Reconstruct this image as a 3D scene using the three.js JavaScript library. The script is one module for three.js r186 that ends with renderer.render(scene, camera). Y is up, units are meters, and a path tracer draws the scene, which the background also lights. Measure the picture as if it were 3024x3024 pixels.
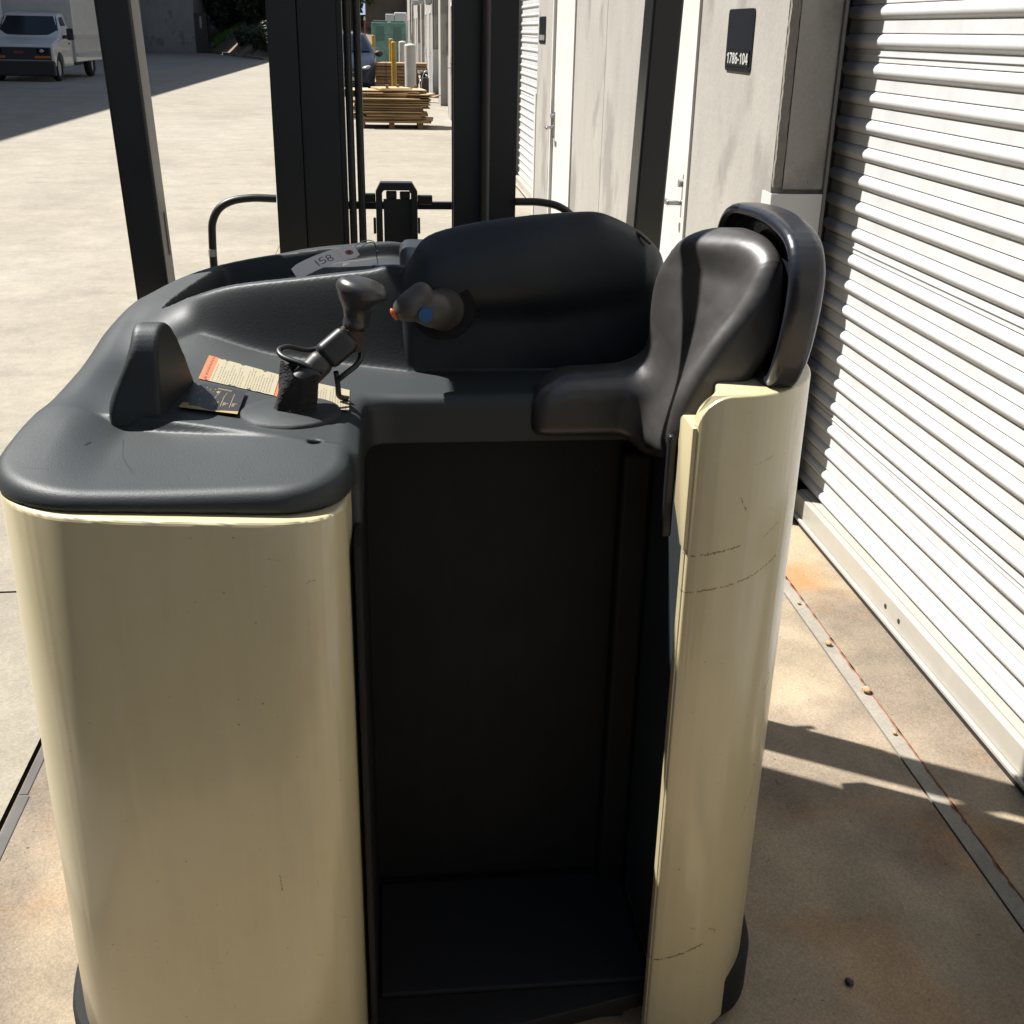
import * as THREE from 'three';
import { RoundedBoxGeometry } from 'three/addons/geometries/RoundedBoxGeometry.js';
import { mergeGeometries, toCreasedNormals } from 'three/addons/utils/BufferGeometryUtils.js';

// ------------------------------------------------------------------ camera, sky, sun, exposure
const scene = new THREE.Scene();
const renderer = new THREE.WebGLRenderer({ antialias: true });
renderer.toneMapping = THREE.LinearToneMapping;
renderer.toneMappingExposure = 2.6;
renderer.shadowMap.enabled = true;
const V = (x, y, z) => new THREE.Vector3(x, y, z);
const camera = new THREE.PerspectiveCamera(48.23, 1, 0.05, 600);
{
  const f = V(0.10168521, -0.38742483, -0.91627622), u = V(0.02220732, 0.92170486, -0.38725571), r = V().crossVectors(f, u);
  camera.matrixAutoUpdate = true;
  camera.position.set(0, 1.7, 0);
  camera.quaternion.setFromRotationMatrix(new THREE.Matrix4().makeBasis(r, u, f.clone().negate()));
  camera.updateMatrixWorld(true);
}
const TO_SUN = V(-0.502, 0.809, -0.305).normalize();
// clear late-morning sky: deeper blue overhead, paler towards the horizon, a soft aureole round the sun
{
  const W = 512, H = 256, d = new Float32Array(W * H * 4);
  for (let j = 0; j < H; j++) for (let i = 0; i < W; i++) {
    const el = ((j + 0.5) / H - 0.5) * Math.PI, az = ((i + 0.5) / W - 0.5) * 2 * Math.PI, y = Math.sin(el), x = Math.cos(az) * Math.cos(el), z = Math.sin(az) * Math.cos(el);
    const k = Math.pow(1 - Math.max(0, y), 2.6), a = Math.acos(Math.min(1, x * TO_SUN.x + y * TO_SUN.y + z * TO_SUN.z)), g = 0.55 * Math.exp(-a * 7) + 0.07 * Math.exp(-a * 2.2), o = (j * W + i) * 4;
    const c = y < 0 ? [0.16, 0.155, 0.145] : [0.062 + 0.13 * k + g, 0.098 + 0.135 * k + g * 0.97, 0.175 + 0.12 * k + g * 0.9];
    d[o] = c[0]; d[o + 1] = c[1]; d[o + 2] = c[2]; d[o + 3] = 1;
  }
  const t = new THREE.DataTexture(d, W, H, THREE.RGBAFormat, THREE.FloatType);
  t.mapping = THREE.EquirectangularReflectionMapping; t.magFilter = t.minFilter = THREE.LinearFilter; t.needsUpdate = true;
  scene.background = t; scene.environment = t;
}
const sun = new THREE.DirectionalLight(new THREE.Color(1, 0.968, 0.92), 4.85);
sun.name = 'sun';
sun.position.copy(TO_SUN).multiplyScalar(60).add(V(0, 0, -20));
sun.target.position.set(0, 0, -20);
sun.castShadow = true;
sun.shadow.mapSize.set(4096, 4096);
Object.assign(sun.shadow.camera, { left: -60, right: 60, top: 60, bottom: -60, near: 1, far: 160 });
scene.add(sun, sun.target);

// ------------------------------------------------------------------ small helpers
let seed = 7;
const rnd = (a = 1, b) => { seed = (seed + 0x6d2b79f5) | 0; let t = Math.imul(seed ^ (seed >>> 15), 1 | seed); t = (t + Math.imul(t ^ (t >>> 7), 61 | t)) ^ t; const r = ((t ^ (t >>> 14)) >>> 0) / 4294967296; return b === undefined ? r * a : a + r * (b - a); };
const clamp = (x, a = 0, b = 1) => Math.min(b, Math.max(a, x)), lerp = (a, b, t) => a + (b - a) * t;
const sst = (a, b, x) => { const t = clamp((x - a) / (b - a)); return t * t * (3 - 2 * t); };
const table = (t) => { const n = t.length, m = t.map((_, i) => (i === 0 || i === n - 1 ? 0 : (t[i + 1][1] - t[i - 1][1]) / (t[i + 1][0] - t[i - 1][0]))); return (x) => { if (x <= t[0][0]) return t[0][1]; for (let i = 1; i < n; i++) if (x <= t[i][0]) { const w = t[i][0] - t[i - 1][0], k = (x - t[i - 1][0]) / w, k2 = k * k, k3 = k2 * k; return (2 * k3 - 3 * k2 + 1) * t[i - 1][1] + (k3 - 2 * k2 + k) * w * m[i - 1] + (3 * k2 - 2 * k3) * t[i][1] + (k3 - k2) * w * m[i]; } return t[n - 1][1]; }; };
const smin = (a, b, k) => { const h = Math.max(k - Math.abs(a - b), 0) / k; return Math.min(a, b) - h * h * k * 0.25; };
const smax = (a, b, k) => -smin(-a, -b, k);
const hash = (x, y) => { let h = Math.imul(x, 374761393) + Math.imul(y, 668265263); h = Math.imul(h ^ (h >>> 13), 1274126177); return ((h ^ (h >>> 16)) >>> 0) / 4294967296; };
const vnoise = (x, y, px = 1e6, py = 1e6) => { const ix = Math.floor(x), iy = Math.floor(y), fx = x - ix, fy = y - iy, sx = fx * fx * (3 - 2 * fx), sy = fy * fy * (3 - 2 * fy), m = (a, n) => ((a % n) + n) % n; const X0 = m(ix, px), X1 = m(ix + 1, px), Y0 = m(iy, py), Y1 = m(iy + 1, py); return lerp(lerp(hash(X0, Y0), hash(X1, Y0), sx), lerp(hash(X0, Y1), hash(X1, Y1), sx), sy); };
const fbm = (x, y, o = 4, px = 1e6, py = 1e6) => { let s = 0, a = 0.5, n = 0; for (let i = 0; i < o; i++) { s += a * vnoise(x + i * 17.3 * (px > 1e5), y + i * 9.1 * (py > 1e5), px, py); n += a; x *= 2; y *= 2; px *= 2; py *= 2; a *= 0.5; } return s / n; };

const sdBox = (p, c, h, r) => { const x = Math.abs(p[0] - c[0]) - h[0] + r, y = Math.abs(p[1] - c[1]) - h[1] + r, z = Math.abs(p[2] - c[2]) - h[2] + r; return Math.hypot(Math.max(x, 0), Math.max(y, 0), Math.max(z, 0)) + Math.min(Math.max(x, y, z), 0) - r; };
const sdCap = (p, a, b, ra, rb = ra) => { const ab = [b[0] - a[0], b[1] - a[1], b[2] - a[2]], ap = [p[0] - a[0], p[1] - a[1], p[2] - a[2]], t = clamp((ap[0] * ab[0] + ap[1] * ab[1] + ap[2] * ab[2]) / (ab[0] ** 2 + ab[1] ** 2 + ab[2] ** 2)); return Math.hypot(ap[0] - ab[0] * t, ap[1] - ab[1] * t, ap[2] - ab[2] * t) - lerp(ra, rb, t); };
function sdPoly(px, py, v) {
  let d = 1e9, s = 1;
  for (let i = 0, j = v.length - 1; i < v.length; j = i++) {
    const ex = v[j][0] - v[i][0], ey = v[j][1] - v[i][1], wx = px - v[i][0], wy = py - v[i][1], t = clamp((wx * ex + wy * ey) / (ex * ex + ey * ey)), bx = wx - ex * t, by = wy - ey * t;
    d = Math.min(d, bx * bx + by * by);
    const a = py >= v[i][1], b = py < v[j][1], c = ex * wy > ey * wx;
    if ((a && b && c) || (!a && !b && !c)) s = -s;
  }
  return s * Math.sqrt(d);
}
function smoothPoly(pts, n = 6) { const c = new THREE.CatmullRomCurve3(pts.map(([x, y]) => V(x, y, 0)), true, 'centripetal'); return c.getPoints(pts.length * n).slice(0, -1).map((p) => [p.x, p.y]); }
// surface nets over a signed field; normals are the field's gradient
function sdfMesh(f, lo, hi, cell) {
  const n = [0, 1, 2].map((i) => Math.ceil((hi[i] - lo[i]) / cell) + 1), [nx, ny, nz] = n, D = new Float32Array(nx * ny * nz), id = (x, y, z) => (z * ny + y) * nx + x;
  for (let z = 0; z < nz; z++) for (let y = 0; y < ny; y++) for (let x = 0; x < nx; x++) D[id(x, y, z)] = f([lo[0] + x * cell, lo[1] + y * cell, lo[2] + z * cell]);
  const vid = new Int32Array(nx * ny * nz).fill(-1), pos = [], idx = [];
  const E = [[0, 1], [2, 3], [4, 5], [6, 7], [0, 2], [1, 3], [4, 6], [5, 7], [0, 4], [1, 5], [2, 6], [3, 7]];
  for (let z = 0; z < nz - 1; z++) for (let y = 0; y < ny - 1; y++) for (let x = 0; x < nx - 1; x++) {
    const c = []; let m = 0;
    for (let k = 0; k < 8; k++) { const d = D[id(x + (k & 1), y + ((k >> 1) & 1), z + (k >> 2))]; c.push(d); if (d < 0) m++; }
    if (m === 0 || m === 8) continue;
    let sx = 0, sy = 0, sz = 0, q = 0;
    for (const [a, b] of E) if ((c[a] < 0) !== (c[b] < 0)) { const t = c[a] / (c[a] - c[b]); sx += lerp(a & 1, b & 1, t); sy += lerp((a >> 1) & 1, (b >> 1) & 1, t); sz += lerp(a >> 2, b >> 2, t); q++; }
    vid[id(x, y, z)] = pos.length / 3;
    pos.push(lo[0] + (x + sx / q) * cell, lo[1] + (y + sy / q) * cell, lo[2] + (z + sz / q) * cell);
  }
  const quad = (a, b, c, d, flip) => flip ? idx.push(a, c, b, a, d, c) : idx.push(a, b, c, a, c, d);
  for (let z = 1; z < nz - 1; z++) for (let y = 1; y < ny - 1; y++) for (let x = 1; x < nx - 1; x++) {
    const s = D[id(x, y, z)] < 0;
    if (s !== D[id(x + 1, y, z)] < 0) quad(vid[id(x, y - 1, z - 1)], vid[id(x, y, z - 1)], vid[id(x, y, z)], vid[id(x, y - 1, z)], !s);
    if (s !== D[id(x, y + 1, z)] < 0) quad(vid[id(x - 1, y, z - 1)], vid[id(x - 1, y, z)], vid[id(x, y, z)], vid[id(x, y, z - 1)], !s);
    if (s !== D[id(x, y, z + 1)] < 0) quad(vid[id(x - 1, y - 1, z)], vid[id(x, y - 1, z)], vid[id(x, y, z)], vid[id(x - 1, y, z)], !s);
  }
  const nor = new Float32Array(pos.length), uv = new Float32Array((pos.length / 3) * 2), e = cell * 0.6;
  for (let i = 0; i < pos.length; i += 3) {
    const p = [pos[i], pos[i + 1], pos[i + 2]], g = [0, 1, 2].map((k) => { const a = p.slice(), b = p.slice(); a[k] += e; b[k] -= e; return f(a) - f(b); }), l = Math.hypot(...g) || 1;
    for (let k = 0; k < 3; k++) nor[i + k] = g[k] / l;
    uv[(i / 3) * 2] = p[0] + p[1] * 0.6; uv[(i / 3) * 2 + 1] = p[2] - p[1] * 0.6;
  }
  const g = new THREE.BufferGeometry();
  g.setAttribute('position', new THREE.Float32BufferAttribute(pos, 3));
  g.setAttribute('normal', new THREE.BufferAttribute(nor, 3));
  g.setAttribute('uv', new THREE.BufferAttribute(uv, 2));
  g.setIndex(idx);
  return g;
}
// uv in metres from the dominant axis of each face
function metreUV(g) {
  g = g.index ? g.toNonIndexed() : g;
  const p = g.attributes.position, uv = new Float32Array(p.count * 2), a = V(), b = V(), c = V(), n = V();
  for (let i = 0; i < p.count; i += 3) {
    a.fromBufferAttribute(p, i); b.fromBufferAttribute(p, i + 1); c.fromBufferAttribute(p, i + 2);
    n.crossVectors(b.clone().sub(a), c.clone().sub(a));
    const x = Math.abs(n.x), y = Math.abs(n.y), z = Math.abs(n.z);
    [a, b, c].forEach((q, k) => { const [u, v] = y >= x && y >= z ? [q.x, q.z] : x >= z ? [q.z, q.y] : [q.x, q.y]; uv[(i + k) * 2] = u; uv[(i + k) * 2 + 1] = v; });
  }
  g.setAttribute('uv', new THREE.BufferAttribute(uv, 2));
  return g;
}
const bx = (x0, x1, y0, y1, z0, z1, r = 0) => { const w = x1 - x0, h = y1 - y0, d = z1 - z0, g = r ? new RoundedBoxGeometry(w, h, d, 2, Math.min(r, w / 2.01, h / 2.01, d / 2.01)) : new THREE.BoxGeometry(w, h, d); g.translate((x0 + x1) / 2, (y0 + y1) / 2, (z0 + z1) / 2); return metreUV(g); };
const cylBetween = (a, b, r0, r1 = r0, seg = 20) => { const d = b.clone().sub(a), g = new THREE.CylinderGeometry(r1, r0, d.length(), seg); g.applyQuaternion(new THREE.Quaternion().setFromUnitVectors(V(0, 1, 0), d.clone().normalize())); g.translate(...a.clone().add(b).multiplyScalar(0.5).toArray()); return g; };
const tube = (pts, r, seg = 40, rs = 8) => new THREE.TubeGeometry(new THREE.CatmullRomCurve3(pts.map((p) => V(...p)), false, 'centripetal'), seg, r, rs);
const join = (...g) => mergeGeometries(g.flat().map((q) => { q = q.index ? q.toNonIndexed() : q; for (const k of Object.keys(q.attributes)) if (!['position', 'normal', 'uv'].includes(k)) q.deleteAttribute(k); return q; }));
// plan outline [x, z] pulled up from y0 to y1
function extrudeY(pts, y0, y1, bevel = 0, crease = 0.6) {
  const s = new THREE.Shape(pts.map(([x, z]) => new THREE.Vector2(x, -z)));
  let g = new THREE.ExtrudeGeometry(s, { depth: y1 - y0 - 2 * bevel, bevelEnabled: bevel > 0, bevelSize: bevel, bevelThickness: bevel, bevelOffset: -bevel, bevelSegments: 3, steps: 1 });
  g.rotateX(-Math.PI / 2); g.translate(0, y0 + bevel, 0);
  g = toCreasedNormals(g, crease);
  return g;
}
// side outline [z, y] pulled along x
function extrudeX(pts, x0, x1, bevel = 0, crease = 0.5) {
  const s = new THREE.Shape(pts.map(([z, y]) => new THREE.Vector2(-z, y)));
  let g = new THREE.ExtrudeGeometry(s, { depth: x1 - x0 - 2 * bevel, bevelEnabled: bevel > 0, bevelSize: bevel, bevelThickness: bevel, bevelOffset: -bevel, bevelSegments: 3, steps: 1, curveSegments: 16 });
  g.rotateY(Math.PI / 2); g.translate(x0 + bevel, 0, 0);
  return toCreasedNormals(g, crease);
}

// ------------------------------------------------------------------ scene tree helpers
const taken = new Map(), origin = new WeakMap();
const numbered = (n) => { const k = taken.get(n) ?? 0; taken.set(n, k + 1); return k ? `${n}_${String(k).padStart(3, '0')}` : n; };
function thing(name, label, category, pos = [0, 0, 0], group) { const o = new THREE.Group(); o.name = numbered(name); o.position.set(...pos); o.userData = { label, category }; if (group) o.userData.group = group; origin.set(o, V(...pos)); scene.add(o); return o; }
function sub(parent, name, label) { const o = new THREE.Group(); o.name = name; if (label) o.userData.label = label; origin.set(o, origin.get(parent)); parent.add(o); return o; }
function part(parent, name, geo, mat, label) { const o = origin.get(parent); if (o) geo.translate(-o.x, -o.y, -o.z); const m = new THREE.Mesh(geo, mat); m.name = name; if (label) m.userData.label = label; m.castShadow = m.receiveShadow = true; if (o) origin.set(m, o); parent.add(m); return m; }
function solo(name, geo, mat, label, category, group) { const m = new THREE.Mesh(geo, mat); m.name = numbered(name); m.userData = { label, category }; if (group) m.userData.group = group; m.castShadow = m.receiveShadow = true; scene.add(m); return m; }
function struct(name, geo, mat) { const m = new THREE.Mesh(geo, mat); m.name = numbered(name); m.userData.kind = 'structure'; m.castShadow = m.receiveShadow = true; scene.add(m); return m; }
// a thing that is one mesh, standing at its own base
function soloAt(name, geo, mat, label, category, group) { geo.computeBoundingBox(); const b = geo.boundingBox, p = V((b.min.x + b.max.x) / 2, b.min.y, (b.min.z + b.max.z) / 2); geo.translate(-p.x, -p.y, -p.z); const m = solo(name, geo, mat, label, category, group); m.position.copy(p); return m; }

// ------------------------------------------------------------------ textures
function tex(w, h, fn, rep = [1, 1], srgb = true) { const d = new Uint8Array(w * h * 4); for (let y = 0; y < h; y++) for (let x = 0; x < w; x++) { const c = fn((x + 0.5) / w, (y + 0.5) / h, x, y), i = (y * w + x) * 4; if (typeof c === 'number') d[i] = d[i + 1] = d[i + 2] = clamp(c, 0, 255); else { d[i] = clamp(c[0], 0, 255); d[i + 1] = clamp(c[1], 0, 255); d[i + 2] = clamp(c[2], 0, 255); } d[i + 3] = 255; } const t = new THREE.DataTexture(d, w, h); t.magFilter = THREE.LinearFilter; t.minFilter = THREE.LinearMipmapLinearFilter; t.generateMipmaps = true; t.wrapS = t.wrapT = THREE.RepeatWrapping; t.repeat.set(...rep); if (srgb) t.colorSpace = THREE.SRGBColorSpace; t.needsUpdate = true; return t; }
function canvasTex(w, h, draw) { const c = document.createElement('canvas'); c.width = w; c.height = h; draw(c.getContext('2d'), w, h); const t = new THREE.CanvasTexture(c); t.colorSpace = THREE.SRGBColorSpace; return t; }
// fine concrete, one tile = 2 m; near white so that the tint comes from the colour below it
const tConcrete = tex(1024, 1024, (u, v) => { const a = fbm(u * 8, v * 8, 6, 8, 8), b = vnoise(u * 420, v * 420, 420, 420), c = fbm(u * 40, v * 40, 3, 40, 40); const k = 214 + (a - 0.5) * 30 + (b - 0.5) * 26 + (c - 0.5) * 22 - (b > 0.965 ? 36 : 0); return [k, k * 0.985, k * 0.955]; }, [0.5, 0.5]);
const tConcreteBump = tex(512, 512, (u, v) => 128 + (fbm(u * 90, v * 90, 3, 90, 90) - 0.5) * 150 - (vnoise(u * 130 + 3, v * 130, 130, 130) > 0.95 ? 70 : 0), [0.5, 0.5], false);
// the slab under the truck, laid out over x -1..1.6 and z -4.2..0.4 : rust, tyre dirt, sand
const SX0 = -1.0, SX1 = 1.6, SZ0 = -4.2, SZ1 = 0.4;
const tSlab = tex(1664, 2048, (u, v) => {
  const x = lerp(SX0, SX1, u), z = lerp(SZ0, SZ1, v), a = fbm(x * 1.6 + 5, z * 1.6 + 9, 5), b = fbm(x * 9, z * 9 + 40, 4), g = vnoise(x * 330, z * 330), g2 = vnoise(x * 120 + 7, z * 120), st = fbm(x * 2.2 + 30, z * 6.5 + 3, 4);
  let r = 186 + (a - 0.5) * 56 + (b - 0.5) * 44 + (g - 0.5) * 36, gg = r * 0.91, bl = r * 0.765;
  const rust = 0.8 * sst(0.50, 0.74, fbm(x * 3.1 + 11, z * 3.1 + 2, 5) * 0.72 + st * 0.3) * (0.35 + 0.75 * sst(0.55, 1.15, x) * sst(-1.9, -2.3, z) * sst(-3.9, -3.0, z) + 0.3 * sst(-0.6, -0.95, x));
  r += 26 * rust; gg -= 26 * rust; bl -= 62 * rust;
  const grime = sst(0.52, 0.72, fbm(x * 2.0 + 71, z * 2.0 + 20, 5)); r -= 30 * grime; gg -= 28 * grime; bl -= 20 * grime;
  if (g2 > 0.975) { r -= 55; gg -= 55; bl -= 50; }
  if (vnoise(x * 150 + 90, z * 150 + 13) > 0.985) { r += 45; gg += 45; bl += 45; }
  return [r, gg, bl];
});
tSlab.wrapS = tSlab.wrapT = THREE.ClampToEdgeWrapping;
// wall concrete, tile 3 m : runs, pores, cloudy patches
const tWall = tex(1024, 1024, (u, v) => { const a = fbm(u * 5, v * 4, 6, 5, 4), run = fbm(u * 26, v * 3, 4, 26, 3), p = vnoise(u * 260, v * 260, 260, 260), g = vnoise(u * 500, v * 500, 500, 500); const blot = fbm(u * 9 + 2, v * 5, 5, 9, 5); let k = 212 + (a - 0.5) * 36 + (run - 0.5) * 12 + (g - 0.5) * 12; if (p > 0.975) k -= 45; k -= 34 * sst(0.56, 0.72, blot) * sst(0.42, 0.62, a); return [k, k * 0.985, k * 0.955]; }, [1 / 3, 1 / 3]);
const tGrain = tex(512, 512, (u, v) => { const a = vnoise(u * 96, v * 96, 96, 96), b = vnoise(u * 190, v * 190, 190, 190), c = fbm(u * 10, v * 10, 3, 10, 10); return 128 + (a - 0.5) * 130 + (b - 0.5) * 100; }, [6, 6], false);
const tScuff = tex(1024, 1024, (u, v) => { const a = fbm(u * 7, v * 7, 5, 7, 7), b = fbm(u * 60, v * 9, 3, 60, 9), g = vnoise(u * 300, v * 300, 300, 300); let k = 214 + (a - 0.5) * 60 + (b - 0.5) * 26; if (g > 0.985) k = 255; return [k, k, k]; }, [1.4, 1.4]);
const tScuffRough = tex(512, 512, (u, v) => 150 + (fbm(u * 8, v * 8, 5, 8, 8) - 0.5) * 130 + (fbm(u * 50, v * 50, 2, 50, 50) - 0.5) * 40, [1.4, 1.4], false);
const tFaint = tex(1024, 1024, (u, v) => { const a = fbm(u * 6, v * 6, 5, 6, 6), g = vnoise(u * 220, v * 220, 220, 220), b = fbm(u * 30, v * 30, 3, 30, 30); let k = 240 + (a - 0.5) * 18 + (b - 0.5) * 12; if (g > 0.992) k -= 60; return [k, k, k * 0.99]; }, [0.9, 0.9]);
const tWood = tex(512, 512, (u, v) => { const a = fbm(u * 4, v * 60, 4, 4, 60), b = fbm(u * 3, v * 6, 3, 3, 6); const k = 226 + (a - 0.5) * 60 + (b - 0.5) * 40; return [k, k * 0.97, k * 0.92]; }, [0.7, 0.7]);
// moulded cover: dust, rubbed patches, scratches; laid out over 1.3 m
const tCover = canvasTex(1536, 1536, (c, w, h) => {
  c.fillStyle = 'rgb(206,206,206)'; c.fillRect(0, 0, w, h);
  for (let i = 0; i < 900; i++) { const a = rnd(0.01, 0.035), r = rnd(10, 110); c.fillStyle = rnd() < 0.5 ? `rgba(255,255,250,${a})` : `rgba(120,118,112,${a})`; c.beginPath(); c.ellipse(rnd(w), rnd(h), r, r * rnd(0.3, 1), rnd(3), 0, 7); c.fill(); }
  for (let i = 0; i < 5200; i++) { c.fillStyle = `rgba(${rnd() < 0.6 ? '255,252,244' : '110,108,104'},${rnd(0.05, 0.4)})`; c.fillRect(rnd(w), rnd(h), rnd(0.6, 2), rnd(0.6, 2)); }
  for (let i = 0; i < 60; i++) { c.strokeStyle = `rgba(255,255,255,${rnd(0.06, 0.3)})`; c.lineWidth = rnd(0.6, 1.6); let x = rnd(w), y = rnd(h), a = rnd(6.28); c.beginPath(); c.moveTo(x, y); for (let k = 0; k < 8; k++) { a += rnd(-0.2, 0.2); x += Math.cos(a) * 11; y += Math.sin(a) * 11; c.lineTo(x, y); } c.stroke(); }
  const P = (x, z, y = 1.13) => { const u = (x + y * 0.6) / 1.3, v = (z - y * 0.6) / 1.3; return [(u - Math.floor(u)) * w, (1 - (v - Math.floor(v))) * h]; };
  const scr = (pts, lw, col) => { c.strokeStyle = col; c.lineWidth = lw; c.beginPath(); pts.forEach((p, i) => (i ? c.lineTo(...P(...p)) : c.moveTo(...P(...p)))); c.stroke(); };
  scr([[-0.51, -1.54], [-0.47, -1.53]], 2, 'rgba(40,40,40,.7)');
  scr([[-0.36, -1.52], [-0.385, -1.58], [-0.40, -1.66]], 1.6, 'rgba(30,30,30,.8)'); scr([[-0.545, -1.76], [-0.525, -1.785]], 5, 'rgba(20,20,20,.9)'); scr([[-0.44, -1.62], [-0.435, -1.635]], 4, 'rgba(20,20,20,.9)');
});
tCover.wrapS = tCover.wrapT = THREE.RepeatWrapping; tCover.repeat.set(1 / 1.3, 1 / 1.3);
// body paint, laid out over u = x - z (0.8..2.5) and height (0..1.3)
const PU0 = 0.8, PU1 = 2.5, PV1 = 1.3;
const tPaint = canvasTex(2048, 1566, (c, w, h) => {
  c.fillStyle = 'rgb(227,214,174)'; c.fillRect(0, 0, w, h);
  for (let i = 0; i < 2600; i++) { c.fillStyle = `rgba(${rnd() < 0.5 ? '120,100,60' : '250,240,205'},${rnd(0.004, 0.012)})`; const x = rnd(w), y = rnd(h); c.fillRect(x, y, rnd(6, 40), rnd(20, 260)); }
  for (let i = 0; i < 260; i++) { c.fillStyle = `rgba(70,58,36,${rnd(0.15, 0.6)})`; c.beginPath(); c.arc(rnd(w), rnd(h), rnd(0.5, 1.7), 0, 7); c.fill(); }
  const X = (u) => ((u - PU0) / (PU1 - PU0)) * w, Y = (v) => (1 - v / PV1) * h;
  const mark = (pts, lw, col) => { c.fillStyle = col; for (let i = 1; i < pts.length; i++) { const n = Math.ceil(Math.hypot(X(pts[i][0]) - X(pts[i - 1][0]), Y(pts[i][1]) - Y(pts[i - 1][1])) / 1.2); for (let k = 0; k < n; k++) { if (rnd() < 0.3 + 0.25 * Math.sin(k * 0.13)) continue; const t = k / n, r = lw * rnd(0.08, 0.27); c.beginPath(); c.ellipse(X(lerp(pts[i - 1][0], pts[i][0], t)) + rnd(-1, 1) * lw * 0.25, Y(lerp(pts[i - 1][1], pts[i][1], t)) + rnd(-1, 1) * lw * 0.28, r * 1.5, r, 0, 0, 7); c.fill(); } } };
  mark([[1.285, 1.006], [1.295, 1.011], [1.303, 1.008]], 3.5, 'rgba(60,48,26,.8)'); mark([[1.308, 1.009], [1.309, 1.009]], 5, 'rgba(50,40,22,.85)');
  mark([[1.235, 1.046], [1.255, 1.043]], 2, 'rgba(90,75,40,.6)');
  mark([[1.22, 0.52], [1.222, 0.49]], 3, 'rgba(50,42,20,.8)'); mark([[1.275, 0.52], [1.277, 0.49]], 2, 'rgba(60,50,20,.5)'); mark([[1.27, 0.36], [1.28, 0.357]], 2.5, 'rgba(55,44,20,.8)');
  mark([[1.93, 0.99], [1.965, 0.995], [2.01, 1.003]], 6, 'rgba(110,96,66,.75)'); mark([[1.93, 0.93], [1.99, 0.938], [2.06, 0.955], [2.12, 0.97]], 5, 'rgba(110,96,66,.75)'); mark([[2.06, 1.01], [2.12, 1.03]], 4, 'rgba(100,84,56,.55)');
  mark([[2.0, 1.08], [2.012, 1.06]], 4, 'rgba(60,48,26,.8)'); mark([[2.02, 1.13], [2.07, 1.14]], 3, 'rgba(90,80,50,.5)'); mark([[2.0, 1.18], [2.16, 1.245]], 2, 'rgba(120,105,70,.25)');
  mark([[2.11, 0.50], [2.14, 0.525], [2.16, 0.55]], 4, 'rgba(60,44,22,.85)'); mark([[2.1, 0.485], [2.115, 0.5]], 4, 'rgba(60,44,22,.8)'); mark([[2.13, 0.58], [2.14, 0.575]], 6, 'rgba(50,40,22,.85)');
  mark([[2.03, 0.27], [2.05, 0.262], [2.04, 0.25]], 4, 'rgba(150,80,20,.9)'); mark([[1.93, 0.215], [1.97, 0.225], [2.02, 0.24]], 6, 'rgba(80,68,44,.7)'); mark([[1.99, 0.28], [2.0, 0.276]], 3, 'rgba(80,66,40,.7)');
  mark([[2.14, 0.72], [2.17, 0.735], [2.16, 0.75]], 9, 'rgba(150,140,105,.6)');
  for (let i = 0; i < 900; i++) { const v = rnd() ** 2 * 0.45; c.fillStyle = `rgba(72,60,40,${rnd(0.1, 0.4)})`; c.beginPath(); c.arc(rnd(w), Y(v), rnd(0.4, 1.4), 0, 7); c.fill(); }
  for (let i = 0; i < 14; i++) { const u = rnd(1.95, 2.3), v = rnd(0.4, 1.2); mark([[u, v], [u + rnd(-0.03, 0.04), v + rnd(-0.02, 0.03)]], rnd(1, 2.4), `rgba(95,80,50,${rnd(0.2, 0.55)})`); }
});
/* chips and dirt are print-like marks in the paint */
tPaint.wrapS = tPaint.wrapT = THREE.ClampToEdgeWrapping;

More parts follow.
